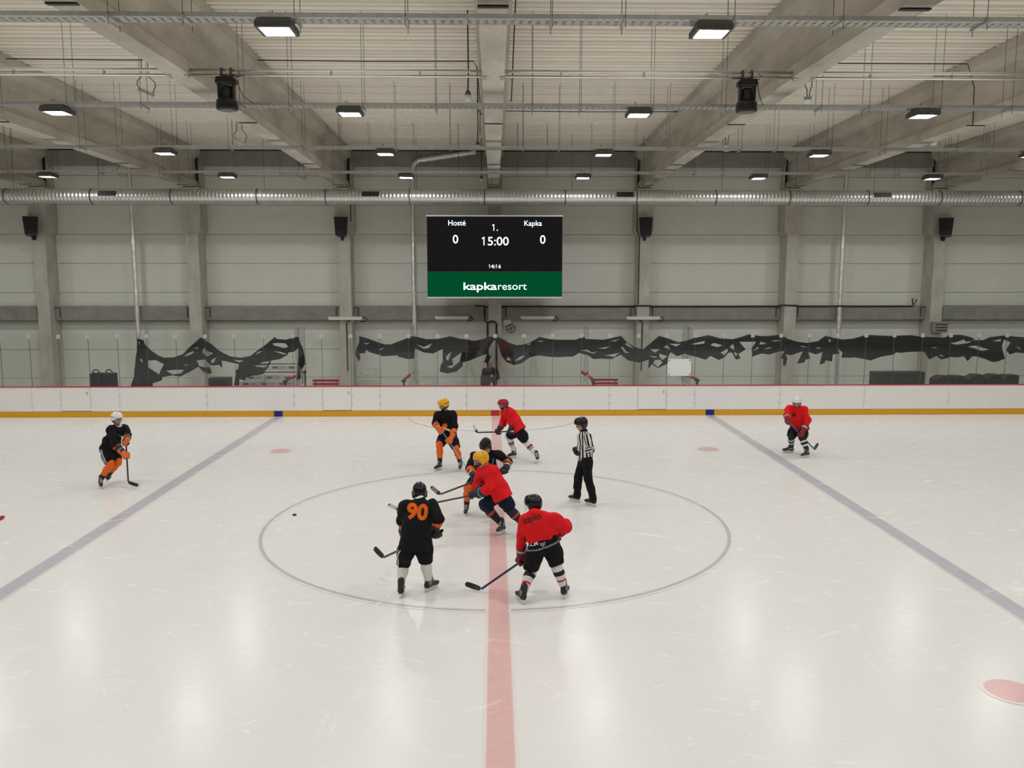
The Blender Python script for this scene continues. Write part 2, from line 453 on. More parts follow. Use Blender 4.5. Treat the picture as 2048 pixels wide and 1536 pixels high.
POSE = {
 'A': dict(base=(-9.077, 19.271, 0.0), j={'head': (0.393,-0.064,1.579),'neck': (0.359,0.016,1.383),'shL': (0.467,0.156,1.342),'shR': (0.291,-0.169,1.356),'elL': (0.594,-0.039,1.179),'elR': (0.383,-0.281,1.06),'wrL': (0.696,-0.275,1.148),'wrR': (0.586,-0.35,0.877),'haL': (0.669,-0.247,1.067),'haR': (0.68,-0.346,0.77),'pel': (0.112,0.066,0.869),'knL': (0.311,-0.003,0.545),'knR': (0.235,-0.2,0.543),'anL': (0.027,0.137,0.22),'anR': (-0.027,-0.137,0.17),'hiL': (0.154,0.169,0.869),'hiR': (0.07,-0.038,0.869),'toL': (-0.072,0.544,0.1),'toR': (-0.004,-0.18,0.05),'sb': (0.622,-0.195,1.223),'sh': (0.793,-0.58,0.206),'st': (0.889,-0.358,0.067)}),
 'B': dict(base=(-1.144, 20.765, 0.0), j={'head': (-0.142,-0.097,1.651),'neck': (-0.121,0.016,1.471),'shL': (0.078,-0.023,1.417),'shR': (-0.304,-0.102,1.431),'elL': (0.137,-0.087,1.117),'elR': (-0.356,-0.009,1.194),'wrL': (0.078,-0.266,0.928),'wrR': (-0.289,-0.267,1.121),'haL': (0.021,-0.294,0.815),'haR': (-0.215,-0.302,1.053),'pel': (-0.051,0.106,0.858),'knL': (0.166,-0.178,0.555),'knR': (-0.251,-0.142,0.639),'anL': (0.257,0.012,0.17),'anR': (-0.257,-0.012,0.17),'hiL': (0.041,0.042,0.858),'hiR': (-0.143,0.171,0.858),'toL': (0.237,-0.412,0.05),'toR': (-0.422,-0.303,0.05),'sb': (-0.236,-0.295,1.125),'sh': (0.481,-0.335,0.031),'st': (0.54,-0.637,0.02)}),
 'C': dict(base=(0.792, 21.841, 0.0), j={'head': (-0.589,-0.072,1.48),'neck': (-0.48,-0.003,1.358),'shL': (-0.388,-0.167,1.296),'shR': (-0.551,0.156,1.259),'elL': (-0.3,-0.113,1.008),'elR': (-0.588,0.153,0.948),'wrL': (-0.384,-0.325,0.928),'wrR': (-0.677,-0.075,0.87),'haL': (-0.412,-0.289,0.827),'haR': (-0.736,-0.097,0.785),'pel': (-0.178,-0.157,0.838),'knL': (-0.007,-0.085,0.529),'knR': (-0.44,0.203,0.594),'anL': (0.29,-0.29,0.17),'anR': (-0.29,0.289,0.17),'hiL': (-0.168,-0.268,0.838),'hiR': (-0.187,-0.045,0.838),'toL': (0.274,-0.613,0.05),'toR': (-0.381,0.215,0.05),'sb': (-0.377,-0.315,0.827),'sh': (-1.291,0.38,0.667),'st': (-1.41,0.572,0.832)}),
 'D': dict(base=(-0.343, 16.674, 0.0), j={'head': (0.141,-0.25,1.469),'neck': (0.169,-0.112,1.311),'shL': (0.402,-0.143,1.286),'shR': (-0.078,-0.156,1.26),'elL': (0.584,-0.021,1.105),'elR': (-0.18,-0.278,1.044),'wrL': (0.558,-0.281,1.041),'wrR': (-0.108,-0.506,0.953),'haL': (0.505,-0.337,0.986),'haR': (-0.072,-0.512,0.856),'pel': (0.12,0.079,0.774),'knL': (0.198,-0.287,0.525),'knR': (-0.218,-0.125,0.578),'anL': (0.256,-0.061,0.17),'anR': (-0.257,0.062,0.17),'hiL': (0.217,0.023,0.774),'hiR': (0.023,0.135,0.774),'toL': (0.241,-0.133,0.05),'toR': (-0.278,-0.231,0.05),'sb': (0.587,-0.305,1.024),'sh': (-0.751,-0.73,0.612),'st': (-0.904,-0.89,0.783)}),
 'E': dict(base=(0.303, 15.325, 0.0), j={'head': (-0.573,-0.069,1.451),'neck': (-0.487,0.009,1.313),'shL': (-0.396,-0.171,1.241),'shR': (-0.594,0.119,1.174),'elL': (-0.437,-0.318,0.953),'elR': (-0.653,0.181,0.9),'wrL': (-0.604,-0.188,0.815),'wrR': (-0.565,-0.056,0.83),'haL': (-0.715,-0.197,0.797),'haR': (-0.467,-0.081,0.815),'pel': (-0.217,-0.125,0.846),'knL': (-0.037,-0.131,0.519),'knR': (-0.512,0.09,0.532),'anL': (0.188,-0.08,0.23),'anR': (-0.188,0.08,0.17),'hiL': (-0.221,-0.237,0.846),'hiR': (-0.213,-0.013,0.846),'toL': (0.125,-0.342,0.11),'toR': (-0.316,-0.187,0.05),'sb': (-0.244,-0.015,0.861),'sh': (-2.041,-0.505,0.627),'st': (-2.226,-0.68,0.743)}),
 'F': dict(base=(-1.243, 12.336, 0.0), j={'head': (0.075,0.172,1.543),'neck': (0.087,0.019,1.461),'shL': (-0.133,0.028,1.385),'shR': (0.273,0.078,1.376),'elL': (-0.192,0.17,1.105),'elR': (0.367,-0.092,1.206),'wrL': (-0.177,0.297,0.83),'wrR': (0.32,0.114,1.022),'haL': (-0.151,0.29,0.677),'haR': (0.323,0.15,0.928),'pel': (0.031,-0.1,0.885),'knL': (-0.172,0.075,0.456),'knR': (0.167,0.025,0.513),'anL': (-0.197,-0.107,0.17),'anR': (0.196,0.107,0.17),'hiL': (-0.081,-0.11,0.885),'hiR': (0.142,-0.09,0.885),'toL': (-0.195,-0.029,0.05),'toR': (0.281,0.219,0.05),'sb': (0.378,0.13,0.941),'sh': (-0.54,0.475,0.417),'st': (-0.729,0.655,0.519)}),
 'G': dict(base=(0.706, 12.047, 0.0), j={'head': (-0.147,0.234,1.403),'neck': (-0.133,0.054,1.33),'shL': (-0.276,0.103,1.214),'shR': (0.147,0.015,1.262),'elL': (-0.316,0.206,0.908),'elR': (0.328,0.14,1.095),'wrL': (-0.331,0.328,0.644),'wrR': (0.241,0.312,0.924),'haL': (-0.343,0.345,0.531),'haR': (0.184,0.326,0.86),'pel': (0.001,0.053,0.864),'knL': (-0.189,0.162,0.408),'knR': (0.201,0.09,0.496),'anL': (-0.306,-0.097,0.17),'anR': (0.306,0.097,0.17),'hiL': (-0.108,0.024,0.864),'hiR': (0.109,0.082,0.864),'toL': (-0.364,0.061,0.05),'toR': (0.368,0.288,0.05),'sb': (0.235,0.325,0.894),'sh': (-0.952,0.31,0.055),'st': (-1.204,0.42,0.107)}),
 'H': dict(base=(1.901, 17.406, 0.0), j={'head': (-0.106,-0.043,1.73),'neck': (-0.045,0.032,1.57),'shL': (0.033,-0.145,1.499),'shR': (-0.083,0.186,1.451),'elL': (0.084,-0.263,1.253),'elR': (-0.095,0.244,1.164),'wrL': (-0.079,-0.071,1.158),'wrR': (-0.141,-0.009,1.146),'haL': (-0.171,-0.035,1.151),'haR': (-0.182,0.071,1.157),'pel': (-0.008,-0.068,0.99),'knL': (0.05,-0.088,0.573),'knR': (-0.151,0.046,0.57),'anL': (0.156,-0.164,0.17),'anR': (-0.156,0.165,0.17),'hiL': (0.012,-0.179,0.99),'hiR': (-0.027,0.042,0.99),'toL': (-0.016,0.023,0.05),'toR': (-0.335,0.35,0.05)}),
 'I': dict(base=(8.265, 22.299, 0.0), j={'head': (-0.148,-0.084,1.469),'neck': (-0.076,0.069,1.326),'shL': (0.078,-0.026,1.293),'shR': (-0.29,0.1,1.295),'elL': (0.15,-0.103,0.965),'elR': (-0.405,-0.078,1.123),'wrL': (0.007,-0.244,0.763),'wrR': (-0.481,-0.319,1.083),'haL': (-0.054,-0.263,0.647),'haR': (-0.433,-0.325,0.991),'pel': (0.025,0.162,0.703),'knL': (0.004,-0.214,0.491),'knR': (-0.256,-0.064,0.517),'anL': (0.112,-0.283,0.17),'anR': (-0.112,0.283,0.17),'hiL': (0.134,0.139,0.703),'hiR': (-0.085,0.186,0.703),'toL': (0.001,-0.345,0.05),'toR': (-0.276,0.303,0.05),'sb': (-0.482,-0.33,1.019),'sh': (0.371,-0.14,0.177),'st': (0.52,0.07,0.285)}),
}
# ------------------------------------------------------------------ the hall
XL, XR, YN, YF = -33.0, 33.0, -7.0, 34.85
RC = 16.15                                   # rink centre
YB = 29.05                                   # face of the far boards
def z_ceil(y): return 9.86 + (10.18 - 9.86) * (1 - min(1, abs(y - RC) / (34.85 - RC)))
def z_beam(y): return 8.36 + .27 * (1 - min(1, abs(y - RC) / (34.85 - RC)))

tag(MB().box((0, (YN + YF) / 2, -.12), (XR - XL, YF - YN, .2)).build('floor', M_floor), 'dark rubber floor around the ice', kind='structure')
M_ice = ice_material('skated ice')
ice = MB()
ice.add([(-30, 3.2, .0), (30, 3.2, .0), (30, YB, .0), (-30, YB, .0), (-30, 3.2, -.03), (30, 3.2, -.03), (30, YB, -.03), (-30, YB, -.03)],
        [(0, 1, 2, 3), (7, 6, 5, 4), (0, 4, 5, 1), (1, 5, 6, 2), (2, 6, 7, 3), (3, 7, 4, 0)])
tag(ice.build('ice_sheet', M_ice), 'white scratched ice sheet of the rink', kind='structure')
def disc(name, r, r0, matl, loc, label, a0=0.0, a1=2 * math.pi, n=96):
    mb = MB()
    V, F = [], []
    full = abs(a1 - a0 - 2 * math.pi) < 1e-6
    k = n if full else n + 1
    for i in range(k):
        a = a0 + (a1 - a0) * i / n
        for rr in (r0, r):
            V.append((rr * math.cos(a), rr * math.sin(a), 0))
    for i in range(n):
        j = (i + 1) % k
        F.append((2 * i, 2 * i + 1, 2 * j + 1, 2 * j))
    mb.add(V, F)
    o = mb.build(name, matl, None, loc)
    return tag(o, label, kind='structure')
def line(name, x, half, paint, label, z):
    m = ice_material(name + ' paint', ('line', half), paint)
    mb = MB().add([(-half - .03, 3.2, 0), (half + .03, 3.2, 0), (half + .03, YB, 0), (-half - .03, YB, 0)], [(0, 1, 2, 3)])
    return tag(mb.build(name, m, None, (x, 0, z)), label, kind='structure')
disc('centre_circle', 4.56, 4.38, ice_material('circle paint', ('ring', 4.47, .035), BLUE_PAINT), (0, RC, .003), 'blue centre face-off circle on the ice')
line('centre_line', 0.03, .15, RED_PAINT, 'broad red centre line across the ice', .005)
line('blue_line', -7.55, .15, BLUE_PAINT, 'blue line running to the blue board block past the drape and bench', .004)
line('blue_line', 7.55, .15, BLUE_PAINT, 'blue line beside the skater in red with a white helmet', .004)
disc('referee_crease', 3.03, 2.92, ice_material('crease paint', ('ring', 2.98, .02), RED_PAINT), (0, YB, .006), 'thin red half circle on the ice at the boards', math.pi, 2 * math.pi, 64)
m_dot = ice_material('dot paint', ('disc', .29), RED_PAINT)
for x, y, l in ((-6, RC + 7, 'red face-off spot on the ice between circle and far bench'), (6, RC + 7, 'red face-off spot on the ice between linesman and white-helmeted red skater'),
                (-6, RC - 7, 'red face-off spot on the near ice toward the black number 90 side'), (6, RC - 7, 'red face-off spot on the near ice below the blue line')):
    disc('face_off_spot', .33, .0001, m_dot, (x, y, .004), l)

# walls
wb = tag(MB().box((0, YF + .25, 5.2), (XR - XL, .3, 10.6)).build('wall_back', M_seam), 'far wall of grey horizontal panels', kind='structure')
rows = [.69, 1.86, 3.03, 4.20, 5.38, 6.55, 7.72, 8.88, 9.86]
for bx in range(-5, 5):
    x0, x1 = bx * 6 + .012, bx * 6 + 5.988
    shared = {}
    for i in range(len(rows)):
        z0 = 0.02 if i == 0 else rows[i - 1]
        z1 = rows[i]
        h = round(z1 - z0 - .012, 3)
        MB().bbox((0, 0, 0), (x1 - x0, .12, h), .008).build('panel', M_panel, wb, ((x0 + x1) / 2, YF + .06, (z0 + z1) / 2))
tag(MB().box((XL - .1, (YN + YF) / 2, 5.1), (.2, YF - YN, 10.4)).build('wall_left', M_panel), 'grey panelled end wall', kind='structure')
tag(MB().box((XR + .1, (YN + YF) / 2, 5.1), (.2, YF - YN, 10.4)).build('wall_right', M_panel), 'grey panelled end wall', kind='structure')
tag(MB().box((0, YN - .1, 5.1), (XR - XL, .2, 10.4)).build('wall_front', M_nearwall), 'light wall behind the viewer', kind='structure')

# corrugated steel deck: ribs run along X
prof = []
y = YN
while y < YF + .1:
    k = len(prof) // 4
    lip = .02 if (len(prof) // 4) % 3 == 0 else 0
    for dy, up in ((0, 0), (.165, 0), (.185, .15), (.26, .15)):
        prof.append((y + dy, z_ceil(y + dy) + up - (lip if up == 0 and dy == 0 else 0)))
    y += .28
V, F = [], []
for (yy, zz) in prof:
    V += [(XL, yy, zz), (XR, yy, zz)]
for i in range(len(prof) - 1):
    F.append((2 * i, 2 * i + 1, 2 * i + 3, 2 * i + 2))
ceil = MB().add(V, F)
ceil.box((0, (YN + YF) / 2, 10.55), (XR - XL + .4, YF - YN + .6, .1))
tag(ceil.build('ceiling', M_deck), 'cream corrugated steel roof deck', kind='structure')

# columns, edge beams, roof beams
COLX = [6 * k for k in range(-5, 6)]
for i, x in enumerate(COLX):
    mb = MB()
    w, wt = .24, .36
    poly = [(x - w, 0), (x + w, 0), (x + w, 6.5), (x + wt, 6.68), (x + wt, 8.34), (x - wt, 8.34), (x - wt, 6.68), (x - w, 6.5)]
    if x == 0:
        poly = [(x - .26, 0), (x + .26, 0), (x + .26, 8.34), (x - .26, 8.34)]
    mb.prism(poly, 'y', 34.0, 34.84)
    mb.box((x, 34.66, 9.1), (.62, .36, 1.55))
    o = mb.build('column', M_conc2)
    tag(o, 'concrete wall column' + (' behind the scoreboard' if x == 0 else ' with a widened head'), kind='structure')
    if abs(x) <= 24:
        # roof beam: I-section following the roof slope
        sec = [(-.215, 0), (.215, 0), (.215, .24), (.10, .36), (.10, 1.10), (.36, 1.28), (.36, 1.52), (-.36, 1.52), (-.36, 1.28), (-.10, 1.10), (-.10, .36), (-.215, .24)]
        V, F = [], []
        ys = [34.45, RC, YN + .02]
        for yy in ys:
            zb, zc = z_beam(yy), z_ceil(yy) - .015
            for u, v in sec:
                V.append((x - .03 + u, yy, zb + v * (zc - zb) / 1.52))
        n = len(sec)
        for s_ in range(2):
            for k in range(n):
                j = (k + 1) % n
                F.append((s_ * n + k, s_ * n + j, s_ * n + n + j, s_ * n + n + k))
        F += [tuple(range(n)), tuple(range(3 * n - 1, 2 * n - 1, -1))]
        rb = MB().add(V, F).build('roof_beam', M_conc)
        tag(rb, 'deep concrete roof beam under the steel deck', kind='structure')
        MB().box((0, 0, 0), (.46, .40, .05)).build('bearing_pad', M_black, rb, (x - .03, 34.22, z_beam(34.2) - .02))
        for sx in (-1, 1):
            MB().box((0, 0, 0), (.07, .05, 1.05)).build('joint_strip', M_black, rb, (x - .03 + sx * .20, 34.44, 9.05))
        for yy in (33.4, 28.0, 21.3, 12.4):
            zb = z_beam(yy)
            MB().box((0, 0, 0), (.44, .09, .02)).build('strap', M_black, rb, (x - .03, yy, zb - .004))
    if i < len(COLX) - 1:
        c = x + 3
        sb = tag(MB().bbox((c, 34.6, 3.375), (5.5, .4, .57), .015).build('sill_beam', M_sill), 'low concrete beam between two wall columns', kind='structure')
        tag(MB().bbox((c, 34.6, 9.52), (5.5, .4, .56), .015).build('edge_beam', M_sill), 'concrete edge beam under the roof deck', kind='structure')
        for sx in (-1, 1):
            MB().tube([(c + sx * 2.74, 34.385, 3.6), (c + sx * 2.55, 34.385, 3.6), (c + sx * 2.55, 34.385, 3.2)], .016, 6).build('steel_bracket', M_black, sb)
# ------------------------------------------------------------------ boards and glass
boards = empty('rink_boards', (0, YB, 0), 'white rink boards with yellow kick plate and red cap rail', 'rink boards')
seams = [-25, -22, -19, -16, -15, -14, -13, -10, -7, -6, -5, -4, -1, 1, 4, 5, 6, 7, 10, 13, 16, 19, 22, 25]
DOORS = {(-15, -14), (-6, -5), (5, 6)}
MB().box((0, .09, .53), (50, .1, 1.02)).build('frame', M_seam, boards)
for a, b in zip(seams[:-1], seams[1:]):
    isd = (a, b) in DOORS
    g = .007 if isd else .004
    z0, z1 = (.215, 1.0) if isd else (.2, 1.0)
    p = MB().bbox((0, 0, 0), (b - a - 2 * g, .05, z1 - z0), .004).build('gate' if isd else 'board_panel', M_white, boards, ((a + b) / 2, .025, (z0 + z1) / 2))
    if not isd:
        bolts = MB()
        for sx in (-1, 1):
            for zz in (-.17, .12):
                bolts.bbox((sx * ((b - a) / 2 - .04), -.027, zz), (.03, .006, .03), .004)
        tag(bolts.build('bolts', M_galv, p), kind='stuff')
    else:
        MB().bbox((.40, -.03, .22), (.05, .012, .10), .004).build('latch', M_galv, p)
MB().bbox((0, .03, 1.02), (50, .07, .035), .008).build('top_strip', M_white, boards)
MB().bbox((0, .06, 1.05), (50, .14, .03), .008).build('cap_rail', M_redp, boards)
marks = [(-7.55, M_bluep), (0.0, M_redp), (7.55, M_bluep)]
xs = [-25]
for x, _ in marks:
    xs += [x - .15, x + .15]
xs.append(25)
for i in range(len(xs) - 1):
    m = M_yellow if i % 2 == 0 else marks[i // 2][1]
    MB().bbox((0, 0, 0), (xs[i + 1] - xs[i] - .002, .06, .19), .006).build('kick_plate', m, boards, ((xs[i] + xs[i + 1]) / 2, .018, .098))

shield = empty('glass_shield', (0, YB + .1, 1.06), 'row of clear glass panes standing on the white boards', 'rink glass')
pane_mb = MB().bbox((0, 0, .9), (.986, .012, 1.8), .002)
pane = pane_mb.build('pane', M_glass, shield, (-24.5, 0, 0))
clip = MB().bbox((0, -.016, 1.73), (.13, .014, .13), .004).build('clip', mat('clear clip', (.50, .51, .48), .3), shield, (-24, 0, 0))
seal = MB().box((0, 0, .9), (.014, .012, 1.78)).build('seal', mat('grey seal', (.10, .11, .11), .5), shield, (-24, 0, 0))
for k in range(-24, 25):
    for src in (pane, clip, seal):
        if k == -24 and src is not pane:
            continue
        if k > 23 and src is pane:
            pass
        c = src.copy()
        C.objects.link(c)
        c.parent = shield
        c.location.x = k + .5 if src is pane else k
for x, l in ((-6.95, 'clear glass partition beside the black drape end'), (-2.96, 'clear glass partition behind the boards at the silver pipe'),
             (3.28, 'clear glass partition behind the boards beside the red bench'), (6.92, 'clear glass partition behind the boards at the white notice')):
    gp = empty('glass_partition', (x, YB + .2, 0), l, 'glass partition')
    MB().bbox((0, .75, 2.0), (.012, 1.5, 2.1), .002).build('pane', M_glass, gp)
    MB().box((0, 1.51, 1.55), (.03, .03, 3.1)).build('post', M_galv, gp)
    MB().box((0, .75, .5), (.05, 1.5, .96)).build('panel', M_white, gp)

# ------------------------------------------------------------------ tarps hung on the glass
def tarp(name, loops, label, y=YB + .16):
    cu = bpy.data.curves.new(name, 'CURVE')
    cu.dimensions = '2D'
    cu.fill_mode = 'BOTH'
    cu.extrude = .0
    for lp in loops:
        sp = cu.splines.new('POLY')
        sp.points.add(len(lp) - 1)
        for i, (a, b) in enumerate(lp):
            sp.points[i].co = (a, b, 0, 1)
        sp.use_cyclic_u = True
    t = bpy.data.objects.new(name, cu)
    C.objects.link(t)
    dg = bpy.context.evaluated_depsgraph_get()
    me = bpy.data.meshes.new_from_object(t.evaluated_get(dg))
    bpy.data.objects.remove(t)
    bm = bmesh.new()
    bm.from_mesh(me)
    bmesh.ops.remove_doubles(bm, verts=bm.verts, dist=.0005)
    for _ in range(4):
        es = [e for e in bm.edges if e.calc_length() > .28]
        if not es:
            break
        bmesh.ops.subdivide_edges(bm, edges=es, cuts=1, use_grid_fill=False)
        bmesh.ops.triangulate(bm, faces=bm.faces)
    for v in bm.verts:
        x_, z_ = v.co.x, v.co.y
        dy = .05 + .045 * noise.noise(Vector((x_ * 1.7, z_ * 2.6, 3.1))) + .02 * noise.noise(Vector((x_ * 5, z_ * 6, 7)))
        v.co = Vector((x_, max(.008, dy), z_))
    bm.normal_update()
    bm.to_mesh(me)
    bm.free()
    me.materials.clear()
    me.materials.append(M_cloth)
    me.polygons.foreach_set('use_smooth', [True] * len(me.polygons))
    o = link(name, me, None, (0, y, 0))
    md = o.modifiers.new('thickness', 'SOLIDIFY')
    md.thickness = .006
    return tag(o, label, 'tarp')
def glare_film(x0, x1, z0, z1, label, seed):  # crumpled glossy sheet, added to stand in for bright wavy glare behind the glass
    n, k = 26, 26
    V, F = [], []
    for j in range(k + 1):
        for i in range(n + 1):
            x_ = x0 + (x1 - x0) * i / n
            z_ = z0 + (z1 - z0) * j / k
            dy = .05 * noise.noise(Vector((x_ * 3.0, z_ * 5.5, seed))) + .03 * noise.noise(Vector((x_ * 9, z_ * 12, seed + 4)))
            V.append((x_, dy, z_))
    for j in range(k):
        for i in range(n):
            a = j * (n + 1) + i
            F.append((a, a + 1, a + n + 2, a + n + 1))
    o = MB().add(V, F).build('glare_sheet', glass('clear film', (.97, .98, .97), 1.75, .08), None, (0, 29.75, 0), True)
    md = o.modifiers.new('thickness', 'SOLIDIFY')
    md.thickness = .004
    return tag(o, label, 'plastic sheet')
glare_film(-4.95, -4.05, .03, 1.62, 'added crumpled clear sheet standing in for wavy glare by the end of the long tarp', 1.3)
glare_film(-2.85, -2.05, .03, 1.72, 'added crumpled clear sheet standing in for wavy glare beside the silver pipe foot', 5.1)
tarp('torn_tarp', CLOTH_LEFT, 'short torn black tarp hung behind the glass with its end over the sign stack')
tarp('torn_tarp', CLOTH_RIGHT, 'long torn black tarp hung along the glass under the scoreboard')

# ------------------------------------------------------------------ ceiling services
ROWS = [.4, 6.2, 12.0, 17.9, 23.6, 29.0]
TX0, TX1 = -24.0, 24.0
def tray_label(i):
    return ['behind the viewer', 'over the near ice', 'before the stage lights', 'past the stage lights', 'over the far ice', 'over the far boards'][i]
def make_tray(i, y):
    t = empty('cable_tray', (0, y, 8.30), 'perforated steel cable tray carrying ceiling lamps, ' + tray_label(i), 'cable tray', 'cable trays under the roof beams')
    bot = MB()
    if i >= 2:
        n = 400
        for k in range(n):
            x = TX0 + (TX1 - TX0) * (k + .5) / n
            bot.box((x, .15, .003), ((TX1 - TX0) / n * .55, .29, .004))
        for yy in (.02, .10, .20, .28):
            bot.box((0, yy, .0045), (TX1 - TX0, .035, .003))
    else:
        bot.box((0, .15, .003), (TX1 - TX0, .29, .004))
    tag(bot.build('tray_bottom', M_galv, t), kind='stuff')
    for yy in (0, .3):
        s_ = MB().box((0, yy, .03), (TX1 - TX0, .004, .06))
        s_.box((0, yy + (.006 if yy == 0 else -.006), .06), (TX1 - TX0, .014, .004))
        s_.build('side_rail', M_galv, t)
    if i >= 2:
        k = -14
        while .28 + 1.5 * k < 24:
            x = .28 + 1.5 * k
            k += 1
            if abs(((x + 3) % 6) - 3) < .42 and True:
                x += .5
            zt = z_ceil(y + .1) - 8.30
            for dy in (-.03, .33):
                rod = MB().tube([(0, 0, -.12), (0, 0, zt)], .005, 5).build('hanger_rod', M_dkgrey, t, (x, dy, 0))
            MB().box((0, 0, 0), (.04, .44, .03)).build('bracket', M_galv, t, (x, .15, -.016))
    return t
for i, y in enumerate(ROWS):
    make_tray(i, y)

def make_led():
    t = empty('led_lamp', (0, 0, 0), 'x', 'ceiling lamp', 'square LED lamps on the cable trays')
    h = MB()
    # tapered housing, open frame below
    def ring(w, z): return [(-w, -w, z), (w, -w, z), (w, w, z), (-w, w, z)]
    V = ring(.22, 0) + ring(.25, -.05) + ring(.25, -.125) + ring(.205, -.13) + ring(.195, -.11)
    F = [(3, 2, 1, 0)]
    for k in range(4):
        for i in range(4):
            j = (i + 1) % 4
            F.append((k * 4 + i, k * 4 + j, k * 4 + 4 + j, k * 4 + 4 + i))
    h.add(V, F)
    h.build('housing', M_dkgrey, t)
    fins = MB()
    for k in range(9):
        fins.box((-.18 + .045 * k, 0, .012), (.006, .34, .024))
    fins.build('heat_sink', M_black, t)['kind'] = 'stuff'
    MB().add([(-.195, -.195, -.112), (.195, -.195, -.112), (.195, .195, -.112), (-.195, .195, -.112)], [(3, 2, 1, 0)]).build('diffuser', M_led, t)
    MB().tube([(-.10, -.02, .02), (-.10, -.04, .12), (-.06, .0, .15), (-.04, .05, .06)], .007, 5).build('cable_loop', M_blackc, t)
    return t
led = make_led()
first = True
for i, y in enumerate(ROWS):
    for x in (-21, -15, -9, -3, 3, 9, 15, 21):
        o = led if first else copy_tree(led)
        first = False
        o.location = (x, y + .15, 8.275)
        nth = {3: 'first', 9: 'second', 15: 'third', 21: 'fourth'}[abs(x)]
        o['label'] = 'LED lamp ' + tray_label(i) + ', ' + nth + ' from middle beam toward the ' + ('bags' if x < 0 else 'crates')

# double stage pipe between the beams, with the two moving stage lights
PY, PZ = 16.75, 8.62
for k in range(-4, 4):
    x0, x1 = 6 * k + .075, 6 * k + 5.865
    p = empty('stage_pipe', ((x0 + x1) / 2, PY, PZ + .1), 'polished double pipe, ' + ['first', 'second', 'third', 'fourth'][k if k >= 0 else -k - 1] + ' roof bay from middle beam toward the ' + ('crates' if k >= 0 else 'bags'), 'pipe', 'stage pipes between the roof beams')
    L = (x1 - x0) / 2
    MB().tube([(-L, 0, 0), (L, 0, 0)], .03, 12).build('upper_pipe', M_chrome, p, smooth=True)
    MB().tube([(-L, 0, -.095), (L, 0, -.095)], .024, 12).build('lower_pipe', M_chrome, p, smooth=True)
    for xx in (-L + .06, L - .06):
        MB().bbox((xx, .0, -.03), (.07, .14, .22), .01).build('end_bracket', M_galv, p)
    for xx in (-1.7, -.1, 1.6):
        MB().bbox((xx, 0, -.05), (.03, .05, .12), .005).build('clamp', M_galv, p)

def moving_head(x, label):
    t = empty('moving_stage_light', (x, PY, PZ), label, 'stage light', 'moving stage lights')
    MB().bbox((0, 0, -.10), (.34, .26, .13), .02).build('base', M_black, t)
    for sx in (-1, 1):
        MB().bbox((sx * .17, 0, -.12), (.05, .16, .09), .015).build('base_handle', M_black, t)
        MB().tube([(sx * .09, -.02, -.04), (sx * .09, -.03, .12), (sx * .09, .02, .15), (sx * .09, .03, .04)], .018, 8).build('clamp', M_dkgrey, t)
        MB().prism([(-.075, -.16), (.075, -.16), (.06, -.42), (.03, -.46), (-.03, -.46), (-.06, -.42)], 'x', sx * .115, sx * .155).build('yoke_arm', M_black, t)
    hd = MB()
    prof = [(.0, -.20), (.09, -.20), (.105, -.24), (.11, -.40), (.16, -.44), (.20, -.47), (.205, -.62), (.19, -.64), (.17, -.645)]
    n = 20
    V, F = [], []
    for r, z in prof:
        for k in range(n):
            a = 2 * math.pi * k / n
            V.append((r * math.cos(a), r * math.sin(a), z))
    for i in range(len(prof) - 1):
        for k in range(n):
            j = (k + 1) % n
            F.append((i * n + k, i * n + j, i * n + n + j, i * n + n + k))
    hd.add(V, F)
    h = hd.build('head', M_black, t, smooth=True)
    MB().tube([(0, 0, -.63), (0, 0, -.65)], .17, 20).build('lens', mat('dark lens', (.02, .02, .025), .05), h)
    MB().tube([(.15, 0, -.05), (.24, .0, -.02), (.27, 0, .03), (.22, .0, .08), (.14, .0, .10)], .007, 6).build('safety_cable', M_dkgrey, t)
    MB().tube([(.2, .02, -.06), (.24, .04, -.25), (.30, .1, -.38), (.42, .3, -.45)], .007, 6).build('power_cable', M_blackc, t)
moving_head(-5.13, 'black moving stage light on the pipe beside the beam with the dangling floodlight loop')
moving_head(4.88, 'black moving stage light on the pipe beside the grey box lamp')

# small floodlights on cable loops
def flood(loc, label, yaw=.5):
    t = empty('floodlight', loc, label, 'floodlight', 'small floodlights hanging on cable loops')
    r = Matrix.Rotation(yaw, 3, 'Z') @ Matrix.Rotation(.35, 3, 'Y')
    b = MB()
    b.box((0, 0, 0), (.34, .16, .06), 0, r)
    b.build('housing', mat('pale grey lamp', (.5, .5, .5), .4), t)
    MB().box(r @ Vector((0, 0, -.034)), (.30, .13, .008), 0, r).build('lamp_glass', mat('lamp glass', (.62, .63, .62), .2), t)
    zt = z_ceil(loc[1]) - loc[2] - .03
    for sx in (-.13, .13):
        p = r @ Vector((sx, 0, .03))
        MB().tube([p, (p.x * 1.6, p.y, .14), (p.x * 1.5, p.y, .22), (sx * .55, 0, .34), (sx * .45, 0, zt)], .009, 6).build('cable', M_blackc, t)
flood((-7.46, 18.76, 8.72), 'small grey floodlight hanging left of a moving stage light')
flood((-7.44, 25.38, 8.72), 'small grey floodlight hanging over the far ice between two beams')
flood((-7.3, 32.6, 8.55), 'small grey floodlight hanging just in front of the duct by a column')
flood((-13.7, 31.9, 8.55), 'small grey floodlight hanging beside the silver pipe top')
flood((12.78, 24.87, 8.72), 'small grey floodlight hanging beside a beam over the far ice', 1.2)
flood((12.4, 31.8, 8.55), 'small grey floodlight hanging by the far column over the duct', 1.2)
flood((6.75, 18.6, 8.55), 'small grey box lamp hanging beside the moving stage light and beam', 1.2)
flood((6.75, 25.0, 8.55), 'small grey box lamp hanging beside the far end of a beam', 1.2)

